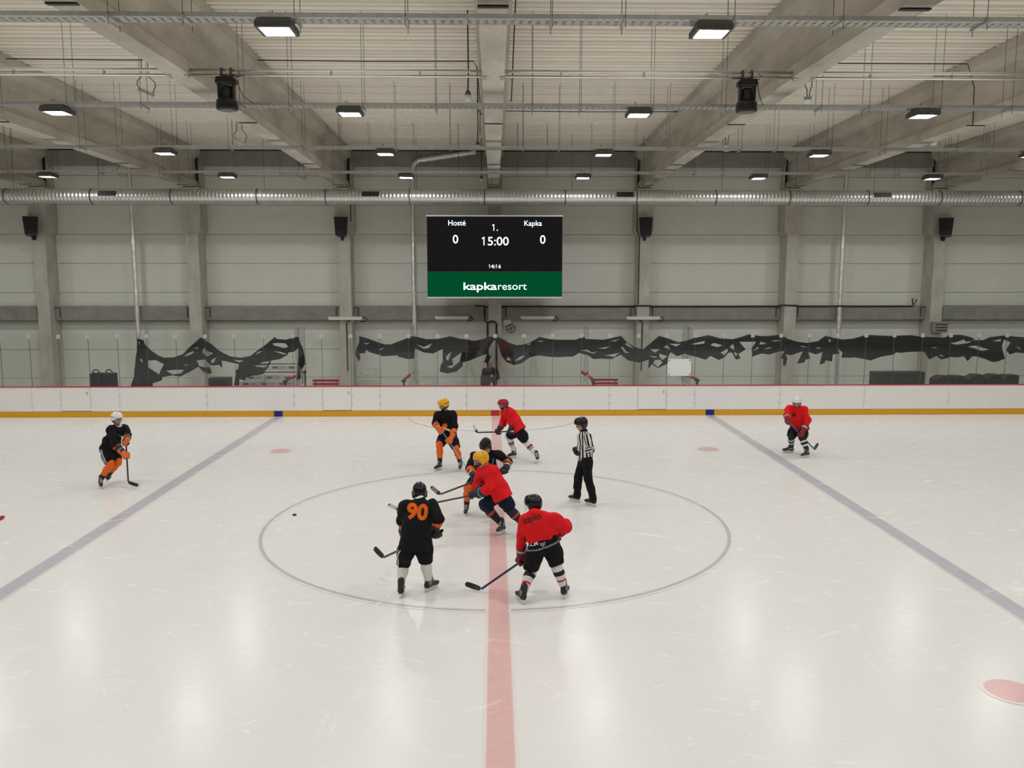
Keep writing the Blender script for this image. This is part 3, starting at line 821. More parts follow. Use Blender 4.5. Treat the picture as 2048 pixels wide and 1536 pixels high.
def pendant(loc, label):
    t = empty('pendant_lamp', loc, label, 'pendant lamp', 'small pendant lamps beside the middle beam')
    MB().tube([(0, 0, .10), (0, 0, .06), (0, 0, 0)], [.02, .05, .07], 12).build('socket', M_dkgrey, t, smooth=True)
    MB().tube([(0, 0, 0), (0, 0, -.13)], [.068, .06], 12).build('shade', mat('frosted shade', (.75, .76, .80), .3), t, smooth=True)
    MB().tube([(0, 0, .09), (.012, 0, .5), (0, 0, z_ceil(loc[1]) - loc[2])], .014, 6).build('cable', M_blackc, t)
pendant((-.55, 17.8, 8.5), 'small white pendant lamp beside the middle beam, largest of three')
pendant((-.48, 24.3, 8.5), 'small white pendant lamp beside the middle beam over the far tray')
pendant((-.49, 31.9, 8.45), 'small white pendant lamp beside the middle beam close to the duct')

# cables strung across the bays and along the beams
def cable(pts, label, r=.012, name='cable', m=None):
    return tag(MB().tube(pts, r, 6).build(name, m or M_blackc), label, 'cable')
cable([(-5.8, 21.0, 9.95), (-3, 21.02, 9.94), (-.5, 21.0, 9.95), (-.42, 21.0, 9.8), (-.40, 21.0, 8.8), (-.30, 21.0, 8.70)], 'thin black cable across the roof bay to the middle beam')
cable([(.33, 26.5, 9.85), (3, 26.52, 9.84), (5.61, 26.5, 9.85)], 'thin black cable across the roof bay toward the far wall')
cable([(-11.6, 21.0, 9.95), (-9, 21.02, 9.94), (-6.5, 21.0, 9.95)], 'thin black cable across the roof bay by the floodlight loop')
cable([(6.5, 21.0, 9.95), (9, 20.98, 9.94), (11.5, 21.0, 9.95), (11.7, 21.0, 9.4), (11.72, 21.0, 8.5)], 'thin black cable across the roof bay down a beam')
cable([(.34, 12.5, 9.6), (.36, 16, 9.4), (.34, 17.9, 8.4)], 'black cable dropping beside the middle beam to a tray')
cable([(-.42, 20.5, 9.7), (-.40, 24, 9.6), (-.41, 24.1, 8.75)], 'black cable beside the middle beam down to a pendant lamp')
cable([(5.68, 33.978, 8.3), (5.68, 33.978, 6.7), (5.79, 33.978, 6.4), (5.79, 33.978, 3.74)], 'black cable down the column beside the scoreboard', .02)
cable([(-5.70, 33.978, 8.3), (-5.70, 33.978, 7.0)], 'black cable down the column above a loudspeaker', .02)

# spiral duct
duct = empty('spiral_duct', (0, 31.2, 7.715), 'long round spiral steel air duct in front of the far wall', 'air duct')
V, F = [], []
n = 24
xs_, rs_ = [], []
x = -24.0
while x < 24.0:
    xs_ += [x, x + .085, x + .10, x + .12]
    rs_ += [.262, .262, .270, .270]
    x += .135
for xx, rr in zip(xs_, rs_):
    for k in range(n):
        a = 2 * math.pi * k / n
        V.append((xx, rr * math.cos(a), rr * math.sin(a)))
for i in range(len(xs_) - 1):
    for k in range(n):
        j = (k + 1) % n
        F.append((i * n + k, i * n + j, i * n + n + j, i * n + n + k))
MB().add(V, F).build('duct_tube', M_duct, duct, smooth=True)
for x in (-23.4, -20.5, -17.54, -14.5, -11.64, -8.57, -6.1, -3.08, -.37, 2.56, 5.16, 8.06, 10.77, 13.66, 16.33, 19.31, 22.2):
    MB().tube([(x - .02, 0, 0), (x + .02, 0, 0)], .277, 24).build('joint_collar', M_dkgrey, duct)
    MB().tube([(x + .25, 0, .26), (x + .25, 0, z_ceil(31.2) - 7.715)], .007, 5).build('hanger_rod', M_dkgrey, duct)
for x in (-13.87, -4.47, 4.72, 14.14):
    g = MB()
    r = Matrix.Rotation(math.radians(-12), 3, 'X')
    g.box(r @ Vector((0, -.275, .02)), (.62, .03, .17), 0, r)
    gr = g.build('outlet_grille', M_black, duct, (x, 0, 0))
    for k in range(6):
        MB().box(r @ Vector((-.25 + .1 * k, -.293, .02)), (.02, .012, .15), 0, r).build('vane', M_dkgrey, gr)

# foil-wrapped pipes on the far wall
def foil_pipe(pts, label, r=.095):
    P = [Vector(p) for p in pts]
    dense = []
    for a, b in zip(P[:-1], P[1:]):
        k = max(1, int((b - a).length / .12))
        dense += [a.lerp(b, i / k) for i in range(k)]
    dense.append(P[-1])
    random.seed(len(dense))
    rr = [r * (1 + random.uniform(-.14, .14)) for _ in dense]
    return tag(MB().tube(dense, rr, 12).build('foil_wrapped_pipe', M_foil, smooth=True), label, 'pipe')
foil_pipe([(-14.39, 34.2, .0), (-14.39, 34.2, 9.2)], 'silver foil wrapped pipe rising behind the end of the short torn tarp')
foil_pipe([(-3.26, 34.2, .0), (-3.26, 34.2, 9.0), (-3.2, 34.2, 9.25), (-3.0, 34.15, 9.4), (-1.0, 34.1, 9.68), (-.80, 34.1, 9.70), (-.72, 34.1, 9.74)], 'silver foil wrapped pipe bending to the roof beside the scoreboard')
foil_pipe([(14.1, 34.2, .0), (14.1, 34.2, 9.1)], 'silver foil wrapped pipe rising behind the dark stacked boxes')

# ------------------------------------------------------------------ scoreboard
def text_mesh(body, size, bold=0.0, align='CENTER', ext=.002, res=4):
    cu = bpy.data.curves.new('text', 'FONT')
    cu.body = body
    cu.size = size
    cu.align_x = align
    cu.extrude = ext
    cu.offset = bold
    cu.resolution_u = res
    o = bpy.data.objects.new('text', cu)
    C.objects.link(o)
    dg = bpy.context.evaluated_depsgraph_get()
    me = bpy.data.meshes.new_from_object(o.evaluated_get(dg))
    bpy.data.objects.remove(o)
    return me
SY = 31.75
sb = empty('scoreboard', (0, SY, 4.06), 'large electronic scoreboard reading 15:00 hung before the middle column', 'scoreboard')
SW, SH = 5.06, 3.02
MB().bbox((0, .11, SH / 2), (SW, .2, SH), .01).build('cabinet', M_dkgrey, sb)
M_scr = emit('screen dark', (.0095, .0095, .010), 1.0)
M_scg = emit('screen green', (.0006, .072, .022), 1.0)
M_txt = emit('screen lettering', (.80, .84, 1.0), 1.6)
gz = .96
MB().box((0, .005, gz + (SH - gz) / 2), (SW - .03, .012, SH - gz - .03)).build('dark_screen', M_scr, sb)
MB().box((0, .005, gz / 2 + .01), (SW - .03, .012, gz - .03)).build('green_screen', M_scg, sb)
for zz in (0, SH):
    MB().bbox((0, .08, zz), (SW + .03, .22, .05), .008).build('frame_rail', mat('white frame', (.72, .72, .70), .4), sb)
for sx in (-.18, .18):
    for zz in (SH - .3, .3):
        MB().box((sx, 1.22, zz), (.06, 2.06, .06)).build('wall_arm', M_dkgrey, sb)
def put_text(body, x, z, h, bold=0.0, align='CENTER', name='lettering', sx=1.0):
    me = text_mesh(body, h / .70, bold, align)
    me.materials.clear()
    me.materials.append(M_txt)
    o = link(name, me, sb, (x, -.004, z))
    o.rotation_euler = (math.radians(90), 0, 0)
    o.scale = (sx, 1, 1)
    return o
def bx_(px): return (px - 1018) / 1850 * SW          # crop pixel -> board metres
def bz_(py): return (1185 - py) / 1100 * SH
def one(px, py, h):
    w = h * .13
    poly = [(-w / 2, 0), (w / 2, 0), (w / 2, h), (-w / 2, h), (-w * 2.1, h * .80), (-w * 1.6, h * .72), (-w / 2, h * .84)]
    MB().prism(poly, 'y', -.002, .002).build('lettering', M_txt, sb, (bx_(px + 8 * h), -.006, bz_(py)))
def fit(o, x0, x1):
    a = [v.co.x for v in o.data.vertices]
    k = (x1 - x0) / (max(a) - min(a))
    o.scale.x = k
    o.location.x = x0 - min(a) * k
put_text('Host\u00e9', bx_(502), bz_(213), .19, .002)
put_text('Kapka', bx_(1537), bz_(216), .19, .002)
one(1003, 283, .24)
put_text('.', bx_(1052), bz_(283), .24, .004)
put_text('0', bx_(483), bz_(452), .31, .004)
put_text('0', bx_(1672), bz_(455), .31, .004)
one(868, 478, .31)
fit(put_text('5:00', bx_(922), bz_(478), .31, .004, 'LEFT'), bx_(922), bx_(1208))
one(945, 786, .135)
fit(put_text('4:', bx_(962), bz_(786), .135, .003, 'LEFT'), bx_(962), bx_(1022))
one(1041, 786, .135)
put_text('6', bx_(1083), bz_(786), .135, .003)
k1 = put_text('kapka', bx_(578), bz_(1078), .27, .0065, 'LEFT', sx=1.0)
k2 = put_text('resort', bx_(1050), bz_(1078), .27, .001, 'LEFT', sx=1.0)
w1 = max(v.co.x for v in k1.data.vertices)
w2 = max(v.co.x for v in k2.data.vertices)
k1.scale.x = (bx_(1045) - bx_(578)) / w1
k2.scale.x = (bx_(1455) - bx_(1050)) / w2

# ------------------------------------------------------------------ things on the far wall
def speaker(x, yaw, label):
    t = empty('loudspeaker', (x, 33.72, 6.4), label, 'loudspeaker', 'black loudspeakers on the columns')
    r = Matrix.Rotation(yaw, 3, 'Z') @ Matrix.Rotation(math.radians(-8), 3, 'X')
    body = MB()
    V = []
    for z, w, d in ((-.36, .22, .18), (.36, .27, .20)):
        V += [r @ Vector(p) + Vector((0, -.05, .38)) for p in ((-w, -d, z), (w, -d, z), (w * .7, d, z), (-w * .7, d, z))]
    body.add(V, [(0, 3, 2, 1), (4, 5, 6, 7), (0, 1, 5, 4), (1, 2, 6, 5), (2, 3, 7, 6), (3, 0, 4, 7)])
    body.build('cabinet', M_black, t)
    MB().box(r @ Vector((0, -.205, .0)) + Vector((0, -.05, .38)), (.40, .02, .62), 0, r).build('grille', mat('speaker grille', (.012, .012, .012), .7), t)
    MB().tube([(0, .0, .05), (0, .06, -.10), (0, .16, -.10), (0, .215, -.02)], .05, 8).build('wall_bracket', M_black, t)
speaker(-18.1, math.radians(28), 'black loudspeaker on the column over the glass end, turned sideways')
speaker(-6.03, math.radians(6), 'black loudspeaker on the column between the tarp gap and duct grille')
speaker(5.97, math.radians(-5), 'black loudspeaker on the column beside the scoreboard and long black cable')
speaker(18.0, math.radians(-28), 'black loudspeaker on the column above the grey wall box')

def batten(xc, y, label):
    t = empty('batten_lamp', (xc, y, 3.2), label, 'wall lamp', 'long white batten lamps above the glass')
    MB().bbox((0, 0, 0), (1.38, .12, .10), .02).build('housing', mat('white lamp housing', (.66, .66, .64), .4), t)
    MB().bbox((0, -.03, -.055), (1.3, .10, .05), .02).build('diffuser', mat('opal diffuser', (.75, .75, .74), .3), t)
    for sx in (-.35, .35):
        MB().tube([(sx, 0, .04), (sx, .06, .10), (sx, .13, .10)], .012, 6).build('bracket', M_galv, t)
    MB().tube([(.62, 0, 0), (.78, .03, .03), (.86, .08, -.06), (.80, .1, -.14), (.60, .12, -.15)], .02, 6).build('cable', M_blackc, t)
batten(-6.0, 33.85, 'white batten lamp on the column in the tarp gap')
batten(-1.76, 34.255, 'white batten lamp on the sill beam between silver pipe and middle column')
batten(1.73, 34.255, 'white batten lamp on the sill beam beside the round wall fan')
batten(5.98, 33.85, 'white batten lamp on the column under the loudspeaker beside the scoreboard')

cable([(-5.85, 33.975, 3.1), (-5.97, 33.975, 3.0), (-5.97, 33.975, 1.05)], 'black pull conduit hanging down the column under a batten lamp', .022, 'conduit')
cable([(5.85, 33.975, 3.1), (5.97, 33.975, 3.0), (5.97, 33.975, 1.05)], 'black pull conduit hanging behind the long tarp by the red bench', .022, 'conduit')
cable([(-.8, 34.35, 3.68), (-.42, 34.35, 3.66), (-.40, 33.97, 3.3), (-.40, 33.97, 3.05), (-.25, 33.97, 2.97)], 'black conduit loop beside the middle column', .03, 'conduit')
cable([(-.30, 33.93, .6), (-.30, 33.93, 2.95), (-.2, 33.93, 3.05), (-.02, 33.93, 3.05), (.06, 33.93, 2.95), (.06, 33.93, .6)], 'black conduit arch standing before the middle column', .04, 'conduit')
cable([(.3, 34.37, 3.64), (5.55, 34.36, 3.64), (5.7, 33.965, 3.68), (6.3, 33.965, 3.68), (6.45, 34.36, 3.64), (11.5, 34.36, 3.64), (11.7, 33.965, 3.70), (12.3, 33.965, 3.68), (12.45, 34.36, 3.64), (13.8, 34.36, 3.64), (13.95, 34.03, 3.66), (14.25, 34.03, 3.66), (14.4, 34.36, 3.64), (17.2, 34.37, 3.64), (17.35, 34.35, 3.9), (17.15, 34.35, 3.95), (17.2, 34.35, 3.7)], 'long black cable running along the top of the sill beam', .03)
t = empty('wall_fan', (.6, 34.3, 2.85), 'small round fan with grey box fixed to the wall by the middle column', 'fan')
MB().bbox((-.1, .05, .14), (.3, .2, .22), .02).build('box', mat('light box', (.6, .6, .58), .5), t)
rg = MB()
ringp = [(.17 * math.cos(a * math.pi / 8), -.08, .17 * math.sin(a * math.pi / 8) - .1) for a in range(17)]
rg.tube(ringp, .022, 8)
rg.build('guard_ring', M_dkgrey, t, (.05, 0, 0), True)
for k in range(4):
    a = k * math.pi / 2 + .4
    MB().box((.05 + .07 * math.cos(a), -.06, -.1 + .07 * math.sin(a)), (.12, .01, .05), 0, Matrix.Rotation(-a, 3, 'Y')).build('blade', M_dkgrey, t)
t = empty('wall_box', (18.1, 33.9, 2.6), 'grey heater box with dark slots on the far column', 'heater')
MB().bbox((0, 0, .2), (.62, .2, .45), .02).build('body', mat('grey box', (.25, .23, .20), .5), t)
for k in range(3):
    MB().box((.05, -.105, .08 + .12 * k), (.48, .02, .03)).build('slot', M_black, t)

# ------------------------------------------------------------------ behind the boards: benches, signs, seats, boxes
def bench(x, label, back=True):
    t = empty('bench', (x, 30.6, 0), label, 'bench', 'red benches behind the boards')
    for k, z in enumerate((.92, 1.05)):
        MB().bbox((0, .2, z), (.98, .03, .09), .008).build('back_slat', M_redp, t)
    for yy in (-.15, 0, .15):
        MB().bbox((0, yy, .46), (.98, .12, .03), .008).build('seat_slat', M_redp, t)
    for sx in (-.38, .38):
        MB().box((sx, .0, .22), (.05, .36, .44)).build('leg', M_dkgrey, t)
        MB().box((sx, .225, .76), (.04, .03, .66)).build('back_post', M_dkgrey, t)
bench(-6.22, 'red slatted bench beside the stacked white signs')
bench(4.06, 'red slatted bench under the long black tarp')
def gate_arm(x, x2, z2, label):
    t = empty('swing_arm', (x, 30.2, 0), label, 'gate arm', 'red gate arms behind the boards')
    MB().tube([(0, 0, 1.14), (x2 - x, 0, z2)], .05, 8).build('arm', M_redp, t)
    MB().bbox((0, 0, 1.1), (.16, .12, .1), .02).build('hinge', M_dkgrey, t)
    MB().box((0, 0, .53), (.06, .06, 1.06)).build('post', M_dkgrey, t)
gate_arm(-3.3, -2.95, 1.42, 'red gate arm raised beside the foot of the silver pipe')
gate_arm(3.55, 3.12, 1.42, 'red gate arm raised by the glass partition and bench')
gate_arm(7.35, 6.6, 1.38, 'red gate arm sloping behind the white notice')
gate_arm(-7.55, -7.15, 1.30, 'red gate arm beside the ends of the white signs')

def sign(x, z, w, label, y=30.2):
    t = empty('sign_board', (x, y, z), label, 'sign', 'white sign boards stacked behind the glass')
    MB().bbox((0, 0, .11), (w, .04, .215), .006).build('board', mat('white sign', (.72, .72, .70), .5), t)
    for k in (-.33, 0, .33):
        for body, bold, dx in (('kapka', .004, -.24), ('resort', .0, .02)):
            me = text_mesh(body, .12, bold, 'LEFT', .001, 2)
            me.materials.clear()
            me.materials.append(M_black if bold else mat('grey print', (.25, .25, .25), .6))
            o = link('lettering', me, t, (k * w * .95 + dx, -.022, .08))
            o.rotation_euler = (math.radians(90), 0, 0)
            o.scale.x = .75
sign(-8.18, .90, 2.06, 'white printed sign board, lowest showing of the stack behind the glass')
sign(-7.98, 1.13, 2.06, 'white printed sign board, second from the bottom of the stack')
sign(-7.82, 1.47, 1.9, 'white printed sign board, topmost of the stack behind the glass', 30.4)
rk = empty('sign_rack', (-8.0, 30.45, 0), 'black steel rack holding the white sign boards', 'rack')
for z in (1.40, 1.70, .88):
    MB().box((0, 0, z), (2.3, .04, .035)).build('rail', M_black, rk)
for sx in (-1.1, 1.1):
    MB().box((sx, 0, .86), (.04, .04, 1.72)).build('post', M_black, rk)
no = empty('notice_board', (6.45, YB + .075, 1.38), 'white notice sheet bolted to the glass', 'notice')
MB().bbox((0, 0, .30), (.82, .015, .60), .004).build('sheet', mat('white sheet', (.82, .84, .84), .35, var=.05, vscale=4), no)
for sx in (-.36, .36):
    for z in (.05, .55):
        MB().bbox((sx, -.012, z), (.04, .012, .04), .006).build('bolt', M_dkgrey, no)
def dark_box(x0, x1, z1, label, y=29.95, slant=0.0, name='dark_crate'):
    t = empty(name, ((x0 + x1) / 2, y, 0), label, 'crate', 'dark crates behind the boards')
    w = (x1 - x0) / 2
    m = mat('dark grey crate', (.040, .042, .043), .6, var=.15, vscale=6)
    b = MB().prism([(-w, 0), (w, 0), (w, z1), (-w + slant, z1), (-w, z1 - slant * .6)], 'y', 0, .5)
    b.build('body', m, t)
    MB().box((0, -.004, z1 - .12), (w * 1.4, .012, .05)).build('handle_slot', M_black, t)
dark_box(13.78, 15.59, 1.40, 'long low dark crate beside the silver pipe foot')
dark_box(16.02, 16.55, 1.25, 'dark crate with slanted top, next to the long low crate', slant=.2)
dark_box(16.65, 17.06, 1.25, 'small square dark crate between two slant-topped ones')
dark_box(17.2, 17.76, 1.30, 'dark crate with slanted top just past the narrow gap', slant=.3)
dark_box(17.87, 18.40, 1.30, 'dark crate with slanted top, fourth of the row of crates', slant=.25)
dark_box(18.48, 19.05, 1.28, 'dark crate with slanted top, last of the row of crates', slant=.2)
dark_box(-10.23, -9.53, 1.24, 'single dark crate under the short torn tarp')
def bag(x, label, w=.38):
    t = empty('stool_bag', (x, 29.95, 0), label, 'bag', 'black bags with handles behind the boards')
    m = mat('black bag', (.010, .014, .015), .7)
    MB().prism([(-w / 2 - .03, 0), (w / 2 + .03, 0), (w / 2, 1.42), (-w / 2, 1.42)], 'y', 0, .32).build('body', m, t)
    hp = [(.11 * math.cos(a * math.pi / 8) * 1.1, .1, 1.41 + .14 * math.sin(a * math.pi / 8)) for a in range(9)]
    MB().tube(hp, .022, 8).build('handle', m, t)
bag(-14.22, 'black bag with a loop handle beside the pane joint')
bag(-13.76, 'black bag with a loop handle nearer the silver pipe')
# timekeeper table
tt = empty('timekeeper_table', (-.18, 29.75, 0), 'small timekeeper table behind the middle of the boards', 'table')
MB().bbox((0, 0, .90), (1.3, .5, .04), .01).build('top', M_redp, tt)
for sx in (-.6, .6):
    for sy in (-.2, .2):
        MB().box((sx, sy, .44), (.05, .05, .88)).build('leg', M_dkgrey, tt)
lp = empty('control_console', (-.25, 29.83, .92), 'dark console case on the timekeeper table', 'console')
MB().bbox((0, .12, .15), (.55, .04, .30), .01).build('lid', mat('console dark', (.02, .028, .028), .6), lp)
MB().bbox((0, -.04, .02), (.55, .30, .04), .01).build('base', M_black, lp)
tag(MB().tube([(0, 0, 0), (0, 0, .14), (0, 0, .17), (0, 0, .2)], [.032, .032, .014, .014], 10).build('bottle', mat('white bottle', (.8, .8, .8), .3), None, (-.13, 29.545, .92), True), 'small white bottle on the timekeeper table', 'bottle')
tag(MB().tube([(0, 0, 0), (0, 0, .0254)], .038, 20).build('puck', M_black, None, (-4.09, 16.68, .003)), 'black hockey puck lying on the ice inside the circle', 'puck')
# ------------------------------------------------------------------ people: smooth-union surfaces
def V3(p): return np.array(p, float)
def unit(v):
    v = np.array(v, float)
    return v / (np.linalg.norm(v) + 1e-9)

def cone(a, b, ra, rb, flat=None, cut=None):
    return ('c', V3(a), V3(b), ra, rb, flat, cut)
def ell(c, R, rad, sub=False):
    return ('e', V3(c), np.array(R, float), V3(rad), sub)

def sdf_mesh(prims, h=.012, k=.03, cuts=(), wrinkle=0.0, seed=0, wscale=1.0):
    lo, hi = np.full(3, 1e9), np.full(3, -1e9)
    for p in prims:
        if p[0] == 'c':
            s = max(1.0, p[5][1] if p[5] else 1.0)
            for q, r in ((p[1], p[3]), (p[2], p[4])):
                lo = np.minimum(lo, q - r * s); hi = np.maximum(hi, q + r * s)
        elif not p[4]:
            r = max(p[3]); lo = np.minimum(lo, p[1] - r); hi = np.maximum(hi, p[1] + r)
    lo -= 3 * h; hi += 3 * h
    n = np.ceil((hi - lo) / h).astype(int) + 1
    ax = [lo[i] + h * np.arange(n[i]) for i in range(3)]
    Fd = np.full(n, 1.0)
    for p in prims:
        if p[0] == 'c':
            s = max(1.0, p[5][1] if p[5] else 1.0)
            r = max(p[3], p[4]) * s + k + 3 * h
            a = np.minimum(p[1], p[2]) - r; b = np.maximum(p[1], p[2]) + r
        else:
            r = max(p[3]) + k + 3 * h
            a = p[1] - r; b = p[1] + r
        i0 = np.clip(((a - lo) / h).astype(int), 0, n); i1 = np.clip(((b - lo) / h).astype(int) + 2, 0, n)
        sl = tuple(slice(i0[i], i1[i]) for i in range(3))
        X, Y, Z = np.meshgrid(ax[0][sl[0]], ax[1][sl[1]], ax[2][sl[2]], indexing='ij')
        P = np.stack([X, Y, Z], -1)
        if p[0] == 'c':
            ba = p[2] - p[1]
            t = np.clip(((P - p[1]) @ ba) / (ba @ ba + 1e-12), 0, 1)
            d = P - (p[1] + t[..., None] * ba)
            if p[5]:
                u, s = p[5]
                c = d @ u
                d = d - u * (c * (1 - 1 / s))[..., None]
            D = np.linalg.norm(d, axis=-1) - (p[3] + t * (p[4] - p[3]))
            if p[6]:
                for (q, nn) in p[6]:
                    D = np.maximum(D, (P - q) @ nn)
        else:
            q = ((P - p[1]) @ p[2].T) / p[3]
            D = (np.linalg.norm(q, axis=-1) - 1) * min(p[3])
        old = Fd[sl]
        if p[0] == 'e' and p[4]:
            Fd[sl] = np.maximum(old, -D)
        else:
            hh = np.clip(.5 + .5 * (old - D) / k, 0, 1)
            Fd[sl] = old + (D - old) * hh - k * hh * (1 - hh)
    X, Y, Z = np.meshgrid(*ax, indexing='ij', sparse=True)
    if wrinkle:
        rg = np.random.RandomState(seed)
        w = 0
        for _ in range(7):
            f = rg.normal(size=3) * np.array([1, 1, .7])
            f = f / np.linalg.norm(f) * rg.uniform(14, 42) * wscale
            w = w + np.sin(f[0] * X + f[1] * Y + f[2] * Z + rg.uniform(0, 6.28) + 1.5 * np.sin(5 * Z + rg.uniform(0, 6)))
        Fd = Fd + wrinkle * w / 2.6
    for (q, nn) in cuts:
        Fd = np.maximum(Fd, (X - q[0]) * nn[0] + (Y - q[1]) * nn[1] + (Z - q[2]) * nn[2])
    # surface nets
    ins = Fd < 0
    ssum = np.zeros([m - 1 for m in n], int)
    for dx in (0, 1):
        for dy in (0, 1):
            for dz in (0, 1):
                ssum += ins[dx:n[0] - 1 + dx, dy:n[1] - 1 + dy, dz:n[2] - 1 + dz]
    cells = np.argwhere((ssum > 0) & (ssum < 8))
    idx = -np.ones([m - 1 for m in n], int)
    idx[tuple(cells.T)] = np.arange(len(cells))
    acc = np.zeros((len(cells), 3)); cnt = np.zeros(len(cells))
    cor = [(0, 0, 0), (1, 0, 0), (0, 1, 0), (1, 1, 0), (0, 0, 1), (1, 0, 1), (0, 1, 1), (1, 1, 1)]
    for a in range(8):
        for b in range(a + 1, 8):
            da, db = np.array(cor[a]), np.array(cor[b])
            if np.abs(da - db).sum() != 1:
                continue
            fa = Fd[tuple((cells + da).T)]; fb = Fd[tuple((cells + db).T)]
            cr = (fa < 0) != (fb < 0)
            t = fa / np.where(cr, fa - fb, 1)
            pt = da + t[:, None] * (db - da)
            acc[cr] += pt[cr]; cnt[cr] += 1
    verts = lo + (cells + acc / cnt[:, None]) * h
    faces = []
    for axx in range(3):
        u, v = (axx + 1) % 3, (axx + 2) % 3
        A = ins.take(range(n[axx] - 1), axx); B = ins.take(range(1, n[axx]), axx)
        e = np.argwhere(A != B)
        ok = (e[:, u] > 0) & (e[:, v] > 0) & (e[:, u] < n[u] - 1) & (e[:, v] < n[v] - 1)
        e = e[ok]
        inside = ins[tuple(e.T)]
        def cell(du, dv):
            q = e.copy(); q[:, u] -= du; q[:, v] -= dv
            return idx[tuple(q.T)]
        q = np.stack([cell(1, 1), cell(0, 1), cell(0, 0), cell(1, 0)], 1)
        q[~inside] = q[~inside][:, ::-1]
        faces.append(q)
    faces = np.concatenate(faces)
    faces = faces[(faces >= 0).all(1)]
    return verts, faces

def mesh_obj(name, vf, mats, parent, loc=(0, 0, 0), matfn=None, attr=None):
    v, f = vf
    me = bpy.data.meshes.new(name)
    me.vertices.add(len(v))
    me.vertices.foreach_set('co', v.astype(np.float32).ravel())
    me.loops.add(len(f) * 4)
    me.loops.foreach_set('vertex_index', f.astype(np.int32).ravel())
    me.polygons.add(len(f))
    me.polygons.foreach_set('loop_start', np.arange(0, len(f) * 4, 4, dtype=np.int32))
    me.polygons.foreach_set('loop_total', np.full(len(f), 4, np.int32))
    for m in (mats if isinstance(mats, (list, tuple)) else [mats]):
        me.materials.append(m)
    me.update(calc_edges=True)
    me.polygons.foreach_set('use_smooth', np.ones(len(f), bool))
    if matfn is not None:
        c = v[f].mean(1)
        me.polygons.foreach_set('material_index', matfn(c).astype(np.int32))
    if attr is not None:
        at = me.attributes.new('band', 'FLOAT', 'POINT')
        at.data.foreach_set('value', attr(v).astype(np.float32))
    me.validate()
    me.update()
    return link(name, me, parent, loc)

def band_mat(name, stops, rough=.8):
    """cloth whose colour changes in bands along the 'band' attribute"""
    if name in MATS:
        return MATS[name]
    m = bpy.data.materials.new(name)
    m.use_nodes = True
    nt = m.node_tree
    b = nt.nodes['Principled BSDF']
    b.inputs['Roughness'].default_value = rough
    at = nt.nodes.new('ShaderNodeAttribute')
    at.attribute_name = 'band'
    cr = nt.nodes.new('ShaderNodeValToRGB')
    cr.color_ramp.interpolation = 'CONSTANT'
    el = cr.color_ramp.elements
    while len(el) > 1:
        el.remove(el[-1])
    el[0].position = 0
    el[0].color = (*stops[0][1], 1)
    for p, c in stops[1:]:
        e = el.new(p)
        e.color = (*c, 1)
    nt.links.new(at.outputs['Fac'], cr.inputs[0])
    nt.links.new(cr.outputs[0], b.inputs['Base Color'])
    MATS[name] = m
    return m

BLK, NAVY, ORG, WHT, RED, DRED, YEL, GRY, TEAL = (.007, .007, .008), (.006, .010, .028), (.78, .13, .012), (.72, .71, .69), (.72, .010, .015), (.17, .006, .014), (.75, .36, .012), (.28, .28, .27), (.05, .22, .26)
cloth = lambda n, c: mat('cloth ' + n, c, .85, bump=.25, bscale=60, spec=.2)
K_BLK, K_NAVY, K_ORG, K_WHT, K_RED, K_DRED = cloth('black', BLK), cloth('navy', NAVY), cloth('orange', ORG), cloth('white', WHT), cloth('red', RED), cloth('dark red', DRED)
K_SKIN = mat('skin', (.46, .25, .18), .55, var=.06, vscale=20)
K_HAIR = mat('dark hair', (.03, .022, .016), .7)
K_GREYHAIR = mat('short pale hair', (.30, .25, .20), .7)
K_LIP = mat('lips', (.32, .12, .10), .5)
K_EYE = mat('eye', (.05, .04, .035), .15)
K_VISOR = glass('visor', (.95, .96, .97), 1.45)
K_BOOT = mat('black skate boot', (.016, .016, .017), .38)
K_BOOTG = mat('grey skate panel', (.20, .20, .20), .45)
K_HOLD = mat('white blade holder', (.72, .73, .74), .35)
K_STEEL = mat('skate steel', (.6, .62, .64), .2, 1.0)
K_LACE = mat('white lace', (.66, .65, .62), .7)
K_LACEY = mat('yellow lace', (.45, .33, .06), .7)

# ---- shared local shapes (computed once)
def head_frame(yaw, pitch):
    f = np.array([math.cos(yaw) * math.cos(pitch), math.sin(yaw) * math.cos(pitch), math.sin(pitch)])
    l = np.array([-math.sin(yaw), math.cos(yaw), 0])
    return np.stack([f, l, np.cross(f, l)])      # rows: forward, left, up

def helmet_local():
    pr = [cone((-.035, 0, .045), (.035, 0, .05), .118, .112, (np.array([0, 1., 0]), .90)),
          ell((-.05, 0, -.01), np.eye(3), (.085, .098, .09))]
    pr += [cone((-.01, s * .088, .0), (-.012, s * .088, -.055), .034, .028) for s in (-1, 1)]
    pr += [cone((-.10, 0, .10), (.10, 0, .125), .022, .018, (np.array([0, 1., 0]), 2.2))]
    pr += [ell((.12, 0, -.07), np.eye(3), (.115, .2, .105), True), ell((0, 0, -.02), np.eye(3), (.098, .076, .125), True)]
    for s in (-1, 1):
        pr += [ell((.055, s * .062, .142), np.eye(3), (.035, .010, .03), True), ell((-.06, s * .062, .142), np.eye(3), (.035, .010, .03), True), ell((0.0, s * .028, .168), np.eye(3), (.05, .008, .02), True)]
    v, f = sdf_mesh(pr, .0075, .02, cuts=[((0, 0, -.085), (0, 0, -1.0))])
    return v, f
HELMET = helmet_local()
